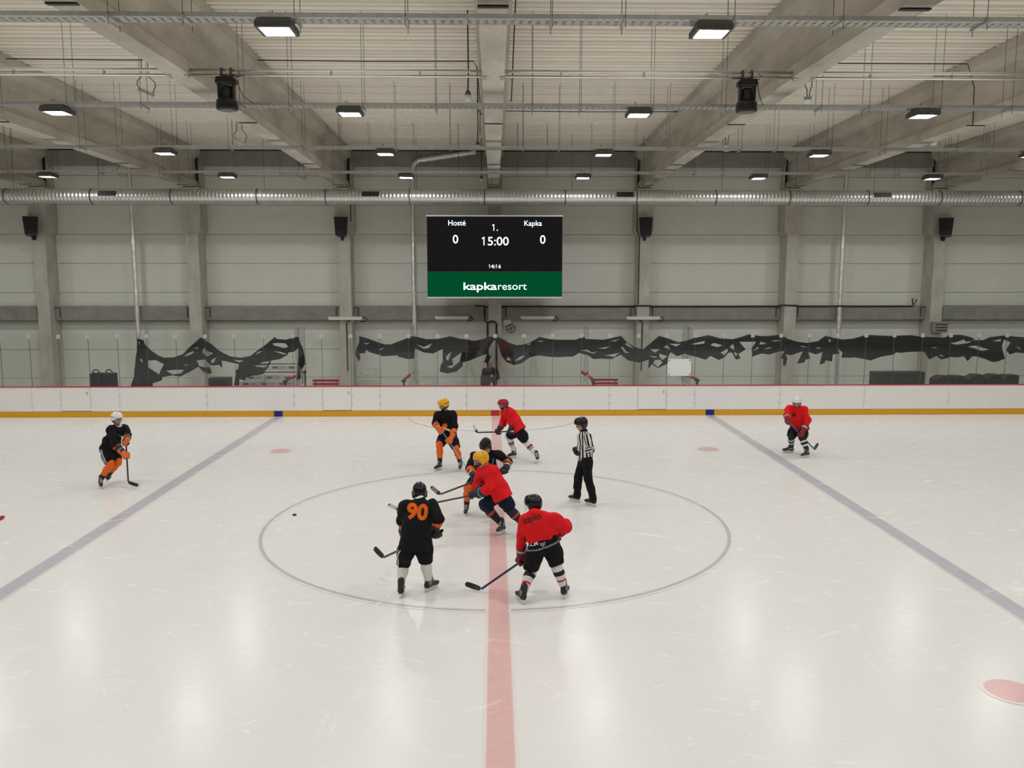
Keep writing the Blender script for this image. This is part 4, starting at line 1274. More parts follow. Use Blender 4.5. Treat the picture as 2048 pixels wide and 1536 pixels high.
def visor_local():
    V, F = [], []
    nu, nv = 13, 4
    for j in range(nv):
        z = .045 - .115 * j / (nv - 1)
        for i in range(nu):
            a = (i / (nu - 1) - .5) * 2.2
            r = .148 + .012 * j / (nv - 1)
            V.append((r * math.cos(a) - .015, r * .80 * math.sin(a), z))
    for j in range(nv - 1):
        for i in range(nu - 1):
            F.append((j * nu + i, j * nu + i + 1, (j + 1) * nu + i + 1, (j + 1) * nu + i))
    return np.array(V), np.array(F)
VISOR = visor_local()
Ez = np.array([0, 1., 0])
BOOT = sdf_mesh([cone((-.095, 0, .105), (.10, 0, .092), .044, .036), cone((.10, 0, .092), (.15, 0, .088), .037, .030, (Ez, 1.15)),
                 cone((-.075, 0, .11), (-.062, 0, .255), .050, .052), cone((-.01, 0, .16), (-.03, 0, .285), .034, .026, (Ez, 1.4)), cone((.02, 0, .125), (.07, 0, .11), .036, .03)],
                .0085, .02, cuts=[((0, 0, .062), (0, 0, -1.0))])
def holder_local():
    m = MB()
    m.prism([(-.125, .062), (-.03, .062), (-.045, .035), (.05, .035), (.03, .062), (.135, .062), (.15, .045), (.155, .022), (-.135, .022), (-.135, .045)][::-1], 'y', -.014, .014)
    m.prism([(-.125, .070), (.15, .070), (.15, .058), (-.125, .058)][::-1], 'y', -.030, .030)
    return m
def skate(parent, base, ankle, toe, shin_up, lift=0.0, lace=None, tilt=.35, pitch=0.0):
    f = np.array([toe[0] - ankle[0], toe[1] - ankle[1], 0.0])
    f = unit(f)
    su = unit(shin_up)
    l = np.cross([0, 0, 1.], f)
    up = unit(np.array([0, 0, 1.]) + l * (su @ l) * tilt + f * pitch)
    l = unit(np.cross(up, f)); f = np.cross(l, up)
    R = np.stack([f, l, up], 1)
    org = V3(ankle) - R @ np.array([-.065, 0, .17])
    pts = [(R @ np.array(q))[2] for q in ((-.14, 0, 0), (.155, 0, 0))]
    org[2] = lift - min(pts)
    o = mesh_obj('skate', BOOT, [K_BOOT, K_BOOTG], parent, matfn=lambda c: ((c[:, 2] > .12) & (c[:, 0] > -.10) & (c[:, 0] < -.02) & (np.abs(c[:, 1]) > .03) & (c[:, 2] < .2)).astype(int))
    M = Matrix([[*R[i], org[i]] for i in range(3)] + [[0, 0, 0, 1]])
    o.matrix_local = M
    holder_local().build('blade_holder', K_HOLD, o)
    MB().prism([(-.14, .028), (.155, .028), (.165, .012), (.14, .001), (-.125, .001), (-.145, .010)][::-1], 'y', -.002, .002).build('blade', K_STEEL, o)
    lc = MB()
    for k in range(5):
        x, z = .05 - .018 * k, .140 + .028 * k
        lc.box((x + .012, 0, z + .006), (.012, .052, .010), 0, Matrix.Rotation(.9, 3, 'Y'))
    tag(lc.build('laces', lace or K_LACE, o), kind='stuff')
    return o

def glove_prims(W, G, s, el, side):
    """hockey glove closed round a shaft of axis s at G"""
    W, G, s = V3(W), V3(G), unit(s)
    n = (G - W) - s * ((G - W) @ s)
    n = unit(n) if np.linalg.norm(n) > .02 else unit(np.cross(s, [0, 0, 1.]))
    b = np.cross(s, n) * side
    fa = unit(W - V3(el))
    pr = [cone(W - fa * .11, W + fa * .01, .084, .068), cone(W, G - n * .040 + b * .030, .062, .060),
          cone(G - n * .038 + b * .04 - s * .045, G - n * .038 + b * .04 + s * .045, .044, .044)]
    for i, ln in enumerate((.92, 1.0, .97, .82)):
        o = s * ((i - 1.5) * .036)
        K = G + o + b * .062 + n * .008
        Mi = G + o + b * .030 * ln + n * .060 * ln
        T = G + o - b * .034 * ln + n * .044 * ln
        pr += [cone(G + o + b * .046 - n * .04, K, .022, .021), cone(K, Mi, .0205, .0195), cone(Mi, T, .0195, .0165)]
    th = G - b * .040 - n * .030 + s * .03
    pr += [cone(G - n * .052, th, .028, .025), cone(th, G - b * .046 + n * .028 + s * .05, .024, .020)]
    return pr

def hand_prims(W, H, s, side, r=.010):
    """bare hand: palm, five separate fingers"""
    W, H, s = V3(W), V3(H), unit(s)
    f = unit(H - W)
    s = unit(s - f * (s @ f)); b = np.cross(f, s) * side
    pr = [cone(W, W + f * .07, .026, .030, (s, 1.35))]
    for i, ln in enumerate((.068, .078, .073, .056)):
        k = W + f * .085 + s * (i - 1.5) * .022
        m = k + f * ln * .55 + b * .010
        pr += [cone(k - f * .02, m, r, r * .95), cone(m, m + f * ln * .4 + b * .030, r * .95, r * .8)]
    t0 = W + f * .03 + s * -.035
    pr += [cone(t0, t0 + f * .035 - s * .02 + b * .01, r * 1.2, r), cone(t0 + f * .035 - s * .02 + b * .01, t0 + f * .062 - s * .015 + b * .025, r, r * .85)]
    return pr

def project_text(body, size, centre, nrm, up, target, mt, name, parent, bold=.0, poly=None):
    """flat print laid on a garment surface"""
    vs_ = [tuple(v.co) for v in target.data.vertices]
    fs_ = [tuple(p.vertices) for p in target.data.polygons]
    tree = BVHTree.FromPolygons(vs_, fs_)
    if poly is None:
        me = text_mesh(body, size, bold, 'CENTER', 0.0, 3)
    else:
        me = bpy.data.meshes.new(name)
        me.from_pydata([(x * size, y * size, 0) for x, y in poly], [], [tuple(range(len(poly)))])
    bm = bmesh.new()
    bm.from_mesh(me)
    bmesh.ops.remove_doubles(bm, verts=bm.verts, dist=1e-5)
    bmesh.ops.triangulate(bm, faces=bm.faces)
    for _ in range(3):
        es = [e for e in bm.edges if e.calc_length() > .025]
        if es:
            bmesh.ops.subdivide_edges(bm, edges=es, cuts=1)
            bmesh.ops.triangulate(bm, faces=bm.faces)
    n = Vector(nrm).normalized()
    u = Vector(up)
    u = (u - n * u.dot(n)).normalized()
    r = u.cross(n)
    for v in bm.verts:
        q = Vector(centre) + r * v.co.x + u * (v.co.y)
        hit, hn, _, _ = tree.ray_cast(q + n * .6, -n)
        v.co = (hit + n * .006) if hit else q
    bm.to_mesh(me)
    bm.free()
    me.materials.clear()
    me.materials.append(mt)
    return link(name, me, parent)

def person(key, label, hyaw, hpitch, spec):
    d = spec.get('pose') or POSE[key]
    base = d['base']
    J = {k: V3(v) for k, v in d['j'].items()}
    root = empty('person', base, label, 'person')
    H = head_frame(math.radians(hyaw), math.radians(hpitch))
    hl = lambda x, y, z: J['head'] + x * H[0] + y * H[1] + z * H[2]
    lat = unit(J['shL'] - J['shR'])
    hlat = unit(J['hiL'] - J['hiR'])
    up = unit(J['neck'] - J['pel'])
    fwd = unit(np.cross(lat, up))
    bul = spec.get('bulk', 1.0)
    # ---- body: one continuous figure
    pr = [ell(hl(-.008, 0, .025), H, (.100, .080, .112)), ell(hl(.025, 0, -.058), H, (.068, .060, .062)), ell(hl(.048, 0, -.094), H, (.030, .032, .024)),
          cone(hl(.088, 0, .015), hl(.112, 0, -.022), .009, .0155), cone(hl(.105, -.014, -.026), hl(.105, .014, -.026), .009, .009),
          cone(hl(.088, -.035, .036), hl(.088, .035, .036), .012, .012), cone(hl(.094, -.018, -.058), hl(.094, .018, -.058), .009, .009)]
    for s in (-1, 1):
        pr += [ell(hl(-.008, s * .080, -.004), H, (.020, .010, .032)), ell(hl(.060, s * .042, -.02), H, (.026, .02, .02)), ell(hl(.104, s * .032, .014), H, (.012, .016, .010), True)]
    pr += [cone(hl(-.02, 0, -.06), J['neck'] - up * .02, .056, .062), cone(J['neck'] - up * .17, lerp(J['pel'], J['neck'], .1), .10, .12, (lat, 1.3)), cone(lerp(J['shL'], J['shR'], .1), lerp(J['shL'], J['shR'], .9), .055, .055)]
    for S in 'LR':
        pr += [cone(J['sh' + S], J['el' + S], .050, .042), cone(J['el' + S], J['wr' + S], .040, .030),
               cone(J['hi' + S], J['kn' + S], .080, .055), cone(J['kn' + S], J['an' + S], .052, .036), cone(J['an' + S], J['an' + S] + unit(J['to' + S] - J['an' + S]) * .10 - np.array([0, 0, .02]), .036, .028)]
        if not spec.get('bare'):
            pr += [cone(J['wr' + S], J['ha' + S], .028, .022)]
    if spec.get('bare'):
        pr += hand_prims(J['wrL'], J['haL'], np.array([0, 0, 1.]), 1) + hand_prims(J['wrR'], J['haR'], np.array([0, 0, 1.]), -1)
    beard = spec.get('beard', False)
    def skinfn(c):
        q = (c - J['head']) @ H.T
        out = np.zeros(len(c))
        hair = (q[:, 2] > .045) & (q[:, 0] < .085) & (np.linalg.norm(q, axis=1) < .2) | (q[:, 2] > -.05) & (q[:, 0] < -.045) & (np.linalg.norm(q, axis=1) < .2)
        if beard:
            hair |= (q[:, 2] < -.045) & (q[:, 2] > -.14) & (q[:, 0] > .0) & (np.linalg.norm(q, axis=1) < .17) & ~((np.abs(q[:, 1]) < .02) & (np.abs(q[:, 2] + .058) < .008))
        out[hair] = 1
        lip = (np.abs(q[:, 2] + .058) < .009) & (np.abs(q[:, 1]) < .024) & (q[:, 0] > .08)
        out[lip] = 2
        brow = (np.abs(q[:, 2] - .038) < .007) & (np.abs(q[:, 1]) > .014) & (np.abs(q[:, 1]) < .050) & (q[:, 0] > .07)
        out[brow] = 1
        return out
    body = mesh_obj('body', sdf_mesh(pr, .0095, .014), [K_SKIN, spec.get('hair', K_HAIR), K_LIP], root, matfn=skinfn)
    for s in (-1, 1):
        sph = MB()
        V, F = [], []
        for i in range(5):
            for k in range(8):
                th, ph = math.pi * i / 4, 2 * math.pi * k / 8
                p = hl(.088, s * .032, .014) + .0115 * np.array([math.sin(th) * math.cos(ph), math.sin(th) * math.sin(ph), math.cos(th)])
                V.append(tuple(p))
        for i in range(4):
            for k in range(8):
                j = (k + 1) % 8
                F.append((i * 8 + k, i * 8 + j, i * 8 + 8 + j, i * 8 + 8 + k))
        sph.add(V, F).build('eye', K_EYE, body, smooth=True)
    # ---- jersey
    hemd = spec.get('hem', .12)
    hem = J['pel'] - up * hemd
    wmid = lerp(J['pel'], J['neck'], .78)
    shc = (J['shL'] + J['shR']) / 2
    pr = [cone(J['pel'] - up * .1, lerp(J['pel'], wmid, .5), .166 * bul, .156 * bul, (hlat, 1.42), [(hem, -up)]), cone(lerp(J['pel'], wmid, .4), wmid, .150 * bul, .138 * bul, (lat, 1.42), [(hem, -up)]),
          cone(J['shL'] - lat * .02 - up * .02, J['shR'] + lat * .02 - up * .02, .094 * bul, .094 * bul), cone(wmid, J['neck'] - up * .01, .11, .075, (lat, 1.2)), cone(shc - up * .02 + fwd * .01, J['neck'], .10, .07)]
    for S in 'LR':
        e, w = J['el' + S], J['wr' + S]
        pr += [cone(J['sh' + S] - up * .02, e, .094 * bul, .080 * bul), cone(e, lerp(e, w, .97), .082 * bul, .062 * bul)]
    if spec.get('turtle'):
        pr += [cone(J['neck'] - up * .03, lerp(J['neck'], J['head'], .42), .072, .066)]
    cuts = []
    jm = spec['jersey']
    def jfn(c):
        out = np.zeros(len(c))
        for S in 'LR':
            e, w = J['el' + S], J['wr' + S]
            t = ((c - e) @ (w - e)) / ((w - e) @ (w - e))
            dist = np.linalg.norm(c - (e + np.clip(t, 0, 1)[:, None] * (w - e)), axis=1)
            zig = .10 * np.abs(((np.arctan2((c - e) @ up, (c - e) @ lat) * 2.2) % 2) - 1)
            out[(t > spec.get('cuff', 9) + zig - .05) & (dist < .11)] = 1
        if spec.get('collar'):
            out[(np.linalg.norm(c - (J['neck'] + up * .035), axis=1) < spec['collar'])] = 2
        if spec.get('turtle'):
            out[((c - J['neck']) @ up > .0) & (np.linalg.norm(c - J['neck'], axis=1) < .16)] = 2
        return out
    jattr = None
    if spec.get('stripes'):
        def jattr(v):
            ax = J['pel']
            q = v - ax
            sdc = q @ lat; fc = q @ fwd
            val = np.arctan2(fc, sdc / 1.3) * .19
            for S in 'LR':
                for a, b in ((J['sh' + S], J['el' + S]), (J['el' + S], J['wr' + S])):
                    ba = b - a
                    t = np.clip(((v - a) @ ba) / (ba @ ba), 0, 1)
                    dd = v - (a + t[:, None] * ba)
                    dist = np.linalg.norm(dd, axis=1)
                    u1 = unit(np.cross(ba, fwd + .3 * up)); u2 = unit(np.cross(ba, u1))
                    vv = np.arctan2(dd @ u1, dd @ u2) * .085
                    near = dist < (.098 if a is J['sh' + S] else .078)
                    out_side = ((v - J['sh' + S]) @ (lat if S == 'L' else -lat)) > -.02
                    m_ = near & (out_side | (a is not J['sh' + S]))
                    val = np.where(m_, vv, val)
            return val + 5.0
    jer = mesh_obj('jersey', sdf_mesh(pr, spec.get('jh', .0115), .04, cuts, .013, ord(key) % 97), jm, root, matfn=jfn, attr=jattr)
    # ---- trousers / hockey pants
    pm = spec['pants']
    long_ = spec.get('long')
    pt = max(.06, .08 - hemd)
    pw = .150 if hemd < -.05 else .128
    pr = [cone(J['pel'] + up * pt, J['pel'] - up * .02, pw, pw, (hlat, 1.25 if hemd < -.05 else 1.2)), cone(J['hiL'] - up * .02, J['hiR'] - up * .02, .122, .122)]
    for S in 'LR':
        h_, k_, a_ = J['hi' + S], J['kn' + S], J['an' + S]
        td = unit(k_ - h_)
        if long_:
            pr += [cone(h_, k_, .115, .088), cone(k_, lerp(k_, a_, .55), .088, .082), cone(lerp(k_, a_, .5), a_ - np.array([0, 0, .02]), .082, .078)]
        else:
            ke = lerp(h_, k_, spec.get('ps', .90))
            pr += [cone(h_, lerp(h_, k_, .5), .120, .130 * bul), cone(lerp(h_, k_, .45), k_, .130 * bul, .108 * bul, None, [(ke, td)])]
    def pfn(c):
        out = np.zeros(len(c))
        if 'pstripe' in spec:
            for S, sg in (('L', 1), ('R', -1)):
                h_, k_ = J['hi' + S], J['kn' + S]
                ba = k_ - h_
                t = ((c - h_) @ ba) / (ba @ ba)
                dd = c - (h_ + t[:, None] * ba)
                side = hlat * sg
                fv = unit(np.cross(ba, side))
                pos = dd @ fv
                ok = (dd @ side > .02) & (t > .02)
                out[ok & (np.abs(np.abs(pos - spec['pstripe']) - .022) < .0085)] = 1
        if 'beltz' in spec:
            q = (c - J['pel']) @ up
            out[np.abs(q + spec['beltz']) < .012] = 1
        return out
    pants = mesh_obj('trousers' if long_ else 'hockey_pants', sdf_mesh(pr, .012 if 'pstripe' not in spec else .009, .03, (), .006, 5 + ord(key) % 50), pm, root, matfn=pfn)
    # ---- socks, skates
    for S in 'LR':
        k_, a_ = J['kn' + S], J['an' + S]
        sh_up = unit(k_ - a_)
        if not long_:
            kf = unit(np.cross(hlat, sh_up))
            pr = [cone(k_ + sh_up * .05, lerp(k_, a_, .35), .080 * spec.get('sb', 1), .082 * spec.get('sb', 1)), cone(lerp(k_, a_, .35), lerp(k_, a_, .96), .080 * spec.get('sb', 1), .056), ell(k_ + kf * .02, np.stack([kf, hlat, sh_up]), (.085, .075, .09))]
            mesh_obj('sock', sdf_mesh(pr, .009, .03, [(a_ + sh_up * .03, -sh_up)], .003, 3), spec['sock'], root, attr=lambda v: np.clip(((v - k_) @ (a_ - k_)) / ((a_ - k_) @ (a_ - k_)), -.2, 1.2) * .8 + .1)
        lift = spec.get('lift', {}).get(S, 0.0)
        if spec.get('shoes'):
            f = unit(np.array([*(J['to' + S] - a_)[:2], 0]))
            o_ = a_ - np.array([0, 0, .06])
            mesh_obj('shoe', sdf_mesh([cone(o_ - f * .05, o_ + f * .14 - np.array([0, 0, .015]), .045, .036), cone(o_ - f * .04, o_ - f * .03 + np.array([0, 0, .06]), .045, .045)], .01, .02, [((0, 0, .0), (0, 0, -1.0))]), K_BLK, root)
        else:
            skate(root, base, a_, J['to' + S], sh_up, lift, spec.get('lace'), spec.get('tilt', .35), spec.get('fp', {}).get(S, 0.0))
    # ---- gloves
    if not spec.get('bare'):
        if 'sb' in J and 'sh' in J:
            ax = unit(J['sh'] - J['sb'])
        for S, sd in (('L', -1), ('R', 1)):
            g, w = J['ha' + S], J['wr' + S]
            if 'sh' in J:
                s_ = ax
                g = J['sb'] + ax * ((g - J['sb']) @ ax)
            else:
                s_ = unit(np.cross(g - w, up)) if spec.get('nostick') else up
            e = J['el' + S]
            gm = spec['glove']
            def gfn(c, w=w, e=e):
                fa = unit(w - e)
                t = (c - w) @ fa
                o_ = np.zeros(len(c))
                if len(gm) > 1:
                    o_[(t > -.060) & (t < -.030)] = 1
                if len(gm) > 2:
                    o_[t > .035] = 2
                return o_
            mesh_obj('glove', sdf_mesh(glove_prims(w, g, s_, e, sd), .0075, .010), gm, root, matfn=gfn)
    # ---- helmet
    if 'helmet' in spec:
        hm = spec['helmet']
        hv = (HELMET[0] @ H) + J['head']
        def hfn(c):
            q = (c - J['head']) @ H.T
            o_ = np.zeros(len(c))
            o_[(np.abs(q[:, 1]) > .07) & (q[:, 2] < -.02)] = 1
            o_[(np.abs(q[:, 2] - .052) < .006) & (q[:, 0] < .02)] = 1
            return o_
        ho = mesh_obj('helmet', (hv, HELMET[1]), hm, root, matfn=hfn)
        sp = [hl(-.005, -.088, -.07), hl(.02, -.07, -.10), hl(.05, 0, -.128), hl(.02, .07, -.10), hl(-.005, .088, -.07)]
        MB().tube([tuple(p) for p in sp], .006, 6).build('chin_strap', spec.get('strap', K_BLK), ho)
        if spec.get('visor', True):
            vv = (VISOR[0] @ H) + J['head']
            vo = mesh_obj('visor', (vv, VISOR[1]), K_VISOR, ho)
            md = vo.modifiers.new('thickness', 'SOLIDIFY')
            md.thickness = .003
    return root, J, jer, pants, (lat, up, fwd, hlat)

def lerp(a, b, t): return a + (b - a) * t

def stick(key, label, shaft_m, blade_m, tape_m, grip=None):
    d = POSE[key]
    base = V3(d['base'])
    J = d['j']
    b, h, t = V3(J['sb']), V3(J['sh']), V3(J['st'])
    root = empty('hockey_stick', tuple(base + h), label, 'hockey stick')
    b, t, hh = b - h, t - h, np.zeros(3)
    ax = unit(-b)
    b = b - ax * .06
    bd = unit(t)
    sideN = unit(np.cross(ax, bd))
    up = unit(-ax - bd * (-ax @ bd))
    wv = unit(np.cross(sideN, ax))
    def bar(name, p0, p1, hw, ht, m):
        V = []
        for p in (p0, p1):
            V += [tuple(p + wv * sx * hw + sideN * sy * ht) for sx, sy in ((-1, -1), (1, -1), (1, 1), (-1, 1))]
        return MB().add(V, [(0, 1, 2, 3), (4, 7, 6, 5), (0, 4, 5, 1), (1, 5, 6, 2), (2, 6, 7, 3), (3, 7, 4, 0)]).build(name, m, root)
    L = np.linalg.norm(b)
    bar('shaft', b, b + ax * (L - .02), .0155, .0105, shaft_m)
    bar('grip_tape', b - ax * .005, b + ax * .16, .0185, .0135, grip or K_WHT)
    # curved blade
    V, F = [], []
    n = 12
    Lb = np.linalg.norm(t)
    for i in range(n + 1):
        s = i / n
        c = bd * (s * Lb) + sideN * (.035 * s * s)
        hgt = .036 * (1 + .12 * math.sin(math.pi * s)) * (1 if s < .88 else math.sqrt(max(.03, 1 - ((s - .88) / .12) ** 2)))
        if s < .12:
            hgt *= .55 + .45 * s / .12
        for sg, th in ((-1, -1), (1, -1), (1, 1), (-1, 1)):
            V.append(tuple(c + up * (sg * hgt + .012) + sideN * th * .0055))
    for i in range(n):
        for k in range(4):
            j = (k + 1) % 4
            F.append((i * 4 + k, i * 4 + j, i * 4 + 4 + j, i * 4 + 4 + k))
    F += [(0, 1, 2, 3), (n * 4 + 3, n * 4 + 2, n * 4 + 1, n * 4)]
    mb = MB()
    mb.add(V, F)
    mb.m = [1 if (q // 4) in range(4, 11) and q < n * 4 else 0 for q in range(len(F))]
    mb.build('blade', [blade_m, tape_m], root)
    return root

# ---- materials for equipment
HM = lambda n, c: mat('helmet ' + n, c, .16, spec=.4)
H_BLK, H_WHT, H_YEL, H_RED, H_GRY = HM('black', (.005, .005, .006)), HM('white', (.75, .75, .74)), HM('yellow', (.78, .38, .010)), HM('red', (.35, .012, .022)), HM('dark padding', (.04, .04, .045))
S_ORG = band_mat('orange sock', [(0, ORG), (.62, BLK)])
S_NAVYORG = band_mat('navy sock orange stripes', [(0, NAVY), (.36, ORG), (.385, BLK), (.405, ORG), (.43, NAVY)])
S_WHT = band_mat('white sock', [(0, WHT)])
S_WRB = band_mat('white sock red and black bands', [(0, WHT), (.36, BLK), (.375, WHT), (.385, DRED), (.47, WHT), (.51, BLK), (.545, WHT)])
S_WBR = band_mat('white sock black and red bands', [(0, WHT), (.235, BLK), (.40, WHT), (.57, RED), (.64, WHT)])
S_BWW = band_mat('black sock white bands', [(0, BLK), (.19, WHT), (.29, BLK), (.45, WHT), (.57, BLK)])
REF = bpy.data.materials.new('black and white stripes')
REF.use_nodes = True
_nt = REF.node_tree
_at = _nt.nodes.new('ShaderNodeAttribute'); _at.attribute_name = 'band'
_cr = _nt.nodes.new('ShaderNodeValToRGB'); _cr.color_ramp.interpolation = 'CONSTANT'
_cr.color_ramp.elements[0].color = (*BLK, 1)
_cr.color_ramp.elements[1].position = .5; _cr.color_ramp.elements[1].color = (*WHT, 1)
_nt.links.new(math_(_nt, 'FRACT', math_(_nt, 'MULTIPLY', _at.outputs['Fac'], 10.5)), _cr.inputs[0])
_nt.links.new(_cr.outputs[0], _nt.nodes['Principled BSDF'].inputs['Base Color'])
_nt.nodes['Principled BSDF'].inputs['Roughness'].default_value = .8
G_BLK, G_NAVY, G_ORG, G_DRED, G_TEAL, G_WHT = mat('glove black', (.012, .012, .013), .6), mat('glove navy', (.008, .014, .035), .6), mat('glove orange', (.72, .13, .015), .6), mat('glove dark red', (.20, .008, .018), .6), mat('glove teal', (.10, .25, .28), .6), mat('glove white', (.65, .65, .64), .6)

# ---- the skaters
rA, J, jer, pn, fr = person('A', 'skater in black and orange with a white helmet gliding beside the blue line', 335, 0,
    dict(helmet=[H_WHT, H_GRY], jersey=[K_BLK, K_ORG, K_WHT], cuff=.4, collar=.085, hem=.0, pants=[K_BLK, K_WHT], pstripe=.0, sock=S_ORG, glove=[G_BLK, G_TEAL, G_ORG], lift=dict(L=.05), beard=False))
project_text('O', .16, J['pel'] + fr[1] * .45 + fr[2] * .05 - fr[0] * .03, fr[2], fr[1], jer, K_WHT, 'crest', jer, .004)
project_text('', .12, J['pel'] + fr[1] * .14 + fr[2] * .05 + fr[0] * .03, fr[2], fr[1], jer, K_ORG, 'crest', jer, 0, [(-.8, -.6), (.7, -.5), (1, .3), (.2, .8), (-.6, .5)])
rB, J, jer, pn, fr = person('B', 'skater in black with a yellow helmet and orange gloves and socks', 205, -12,
    dict(helmet=[H_YEL, H_GRY], jersey=[K_BLK, K_ORG, K_WHT], cuff=.38, collar=.085, pants=[K_NAVY, K_WHT], sock=S_ORG, glove=[G_ORG, G_BLK, G_ORG], beard=True))
project_text('', .095, J['pel'] + fr[1] * .29 + fr[2] * .05 - fr[0] * .06, fr[2], fr[1], jer, K_ORG, 'crest', jer, 0, [(-.7, -.1), (-.5, .7), (.1, .5), (.3, .9), (.6, .2), (.5, -.5), (0, -.3)])
project_text('', .095, J['pel'] + fr[1] * .23 + fr[2] * .05 - fr[0] * .05, fr[2], fr[1], jer, K_WHT, 'crest', jer, 0, [(-.9, .5), (-.3, .35), (.3, -.1), (.9, -.2), (.8, -.7), (.1, -.6), (-.5, -.1)])
rC, J, jer, pn, fr = person('C', 'skater in red with a red helmet striding with a level stick', 188, -5,
    dict(helmet=[H_RED, H_GRY], jersey=[K_RED, K_RED, K_RED], pants=[K_BLK, K_BLK], sock=S_WRB, glove=[G_BLK, G_TEAL, G_BLK], beard=True, visor=False, hem=.03, ps=.88, bulk=1.10, fp=dict(L=-.25)))
rD, J, jer, pn, fr = person('D', 'crouching skater in black with a black helmet behind the yellow-helmeted red skater', 240, -32,
    dict(helmet=[H_BLK, H_GRY], jersey=[K_BLK, K_ORG, K_BLK], cuff=.25, pants=[K_BLK, K_WHT], sock=S_ORG, glove=[G_NAVY, G_WHT, G_NAVY], strap=K_WHT))
project_text('11', .24, J['pel'] + fr[1] * .36 + fr[2] * .05 + fr[0] * .06, fr[2], fr[1], jer, mat('teal print', TEAL, .8), 'number', jer, .002)
rE, J, jer, pn, fr = person('E', 'skater in red with a yellow helmet and navy pants lunging over the centre line', 182, -12,
    dict(helmet=[H_YEL, H_YEL], jersey=[K_RED, K_RED, K_RED], pants=[K_NAVY, K_WHT], sock=S_NAVYORG, glove=[G_NAVY, G_TEAL, G_NAVY], lift=dict(L=.06), hem=.13, beard=True, strap=K_WHT, bulk=1.08, sb=1.1, fp=dict(R=-.12)))
rF, J, jer, pn, fr = person('F', 'skater in black seen from behind with orange number 90 on the back', 100, -20,
    dict(helmet=[H_BLK, H_BLK], jersey=[K_BLK, K_ORG, K_WHT], cuff=.06, collar=.07, pants=[K_BLK, K_WHT], pstripe=-.055, sock=S_WHT, glove=[G_BLK, G_BLK, G_BLK], hem=.16, ps=1.0, bulk=1.04))
project_text('90', .31, J['pel'] + fr[1] * .33 - fr[0] * -.02, -fr[2], fr[1], jer, K_ORG, 'number', jer, .014)
rG, J, jer, pn, fr = person('G', 'skater in red with a black helmet bending forward, seen from behind', 138, -12,
    dict(helmet=[H_BLK, H_BLK], jersey=[K_RED, K_RED, K_RED], pants=[K_BLK, mat('cloth grey', (.22, .23, .24), .8)], beltz=.02, sock=S_WBR, glove=[G_DRED, G_WHT, G_DRED], hem=-.10, bulk=1.06))
project_text('kapka', .13, J['pel'] + fr[1] * .40 + fr[0] * .04, -fr[2], fr[1] + .15 * fr[0], jer, mat('dark print', (.12, .004, .008), .8), 'lettering', jer, .003)
project_text('CCM', .075, J['pel'] + fr[1] * .015 + fr[3] * .12, -fr[2] + .3 * fr[3], fr[1], pn, K_WHT, 'lettering', pn, .002)
project_text('', .045, J['pel'] + fr[1] * .05 - fr[3] * .02, -fr[2], fr[1], pn, mat('cloth grey', (.22, .23, .24), .8), 'emblem', pn, 0, [(-1, .7), (0, .4), (1, .7), (.8, -.3), (0, -1), (-.8, -.3)])
rH, J, jer, pn, fr = person('H', 'linesman in black and white striped shirt and long black trousers', 195, -10,
    dict(helmet=[H_BLK, H_BLK], jersey=[REF, REF, K_BLK], collar=.095, turtle=True, stripes=True, pants=[K_BLK, K_BLK], long=True, glove=[G_BLK], nostick=True, hem=.02, bulk=.9, visor=False, jh=.010))
rI, J, jer, pn, fr = person('I', 'skater in red with a white helmet and black and white socks', 245, -14,
    dict(helmet=[H_WHT, H_GRY], jersey=[K_RED, K_RED, K_RED], pants=[K_BLK, K_BLK], sock=S_BWW, glove=[G_DRED, G_WHT, G_DRED], hem=.06, lace=K_LACEY, bulk=1.05))
project_text('A', .16, J['pel'] + fr[1] * .38 - fr[0] * .1, fr[2], fr[1], jer, K_BLK, 'crest', jer, .003)

# seated timekeeper behind the glass
J_ = dict(head=(0, -.06, 1.74), neck=(0, 0, 1.54), shL=(.20, 0, 1.46), shR=(-.20, 0, 1.46), elL=(.27, -.04, 1.20), elR=(-.27, -.04, 1.20), wrL=(.02, -.20, 1.18), wrR=(-.04, -.24, 1.24),
          haL=(-.08, -.22, 1.20), haR=(.06, -.24, 1.27), pel=(0, .08, .98), hiL=(.11, .06, .96), hiR=(-.11, .06, .96), knL=(.14, -.26, .92), knR=(-.14, -.26, .92), anL=(.14, -.26, .50), anR=(-.14, -.26, .50), toL=(.14, -.40, .44), toR=(-.14, -.40, .44))
rJ, J, jer, pn, fr = person('J', 'person with short pale hair and arms folded, sitting behind the glass', 262, -8,
    dict(pose=dict(base=(-.17, 30.42, 0), j=J_), jersey=[cloth('plum', (.045, .026, .032))] * 3, pants=[K_BLK, K_BLK], long=True, bare=True, shoes=True, hair=K_GREYHAIR, hem=.05, bulk=.92))
hs = empty('high_stool', (-.17, 30.5, 0), 'red high stool under the person behind the glass', 'stool')
MB().bbox((0, .02, .80), (.44, .34, .07), .02).build('seat', M_redp, hs)
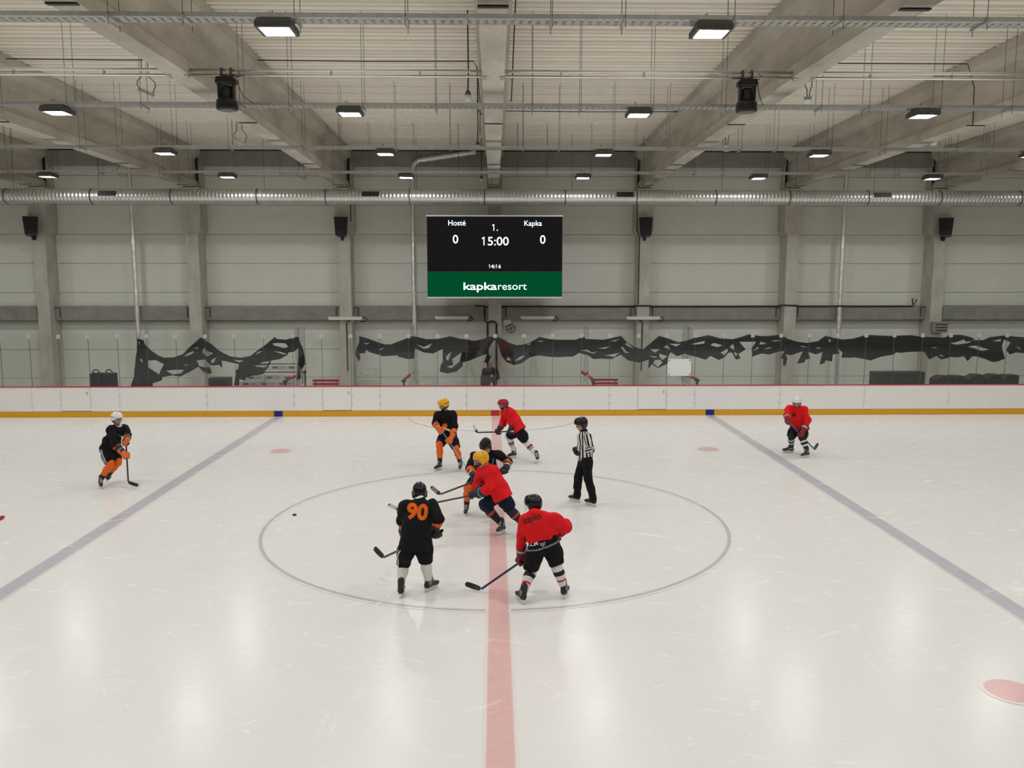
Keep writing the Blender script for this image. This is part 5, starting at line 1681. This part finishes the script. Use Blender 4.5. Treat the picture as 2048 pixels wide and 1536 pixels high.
for sx in (-.18, .18):
    for sy in (-.12, .15):
        MB().tube([(sx * 1.15, sy * 1.15, 0), (sx, sy, .77)], .016, 6).build('leg', M_dkgrey, hs)
MB().tube([(-.2, -.16, .42), (.2, -.16, .42)], .014, 6).build('footrest', M_dkgrey, hs)

# ---- sticks
W_ = lambda n, c: mat('stick ' + n, c, .4)
T_WHT, T_BLK = mat('white tape', (.62, .61, .58), .8), mat('black tape', (.015, .015, .016), .8)
stick('A', 'dark hockey stick held by the white-helmeted skater in black', W_('charcoal', (.05, .045, .045)), W_('black', (.02, .02, .02)), T_BLK, T_BLK)
stick('B', 'blue and white hockey stick held by the yellow-helmeted skater in black', W_('pale blue', (.20, .42, .62)), W_('white', (.6, .6, .6)), T_WHT)
stick('C', 'black hockey stick with white taped blade held level by the red-helmeted skater', W_('black', (.02, .02, .02)), W_('black', (.02, .02, .02)), T_WHT)
stick('D', 'black hockey stick with grey blade held by the crouching skater in black', W_('black', (.02, .02, .02)), W_('black', (.02, .02, .02)), mat('grey tape', (.25, .25, .25), .8))
stick('E', 'dark hockey stick with white taped blade held by the yellow-helmeted skater in red', W_('charcoal', (.05, .045, .045)), W_('black', (.02, .02, .02)), T_WHT)
stick('F', 'dark hockey stick held in front of the skater with number 90', W_('grey', (.10, .10, .10)), W_('black', (.02, .02, .02)), T_BLK, T_BLK)
stick('G', 'blue and black hockey stick held low by the skater in red bending forward', W_('blue', (.015, .02, .09)), W_('black', (.02, .02, .02)), T_BLK, T_BLK)
stick('I', 'blue hockey stick with purple blade held by the white-helmeted skater in red', W_('teal', (.03, .14, .24)), W_('purple', (.09, .04, .09)), W_('purple', (.09, .04, .09)))
POSE['K'] = dict(base=(-9.5, 15.3, 0), j=dict(sb=(-1.0, -.9, 1.0), sh=(.02, -.02, .20), st=(.21, .33, .30)))
stick('K', 'red hockey stick blade reaching in beyond the blue line by itself', W_('red', (.35, .02, .02)), W_('red', (.35, .02, .02)), W_('red', (.35, .02, .02)))
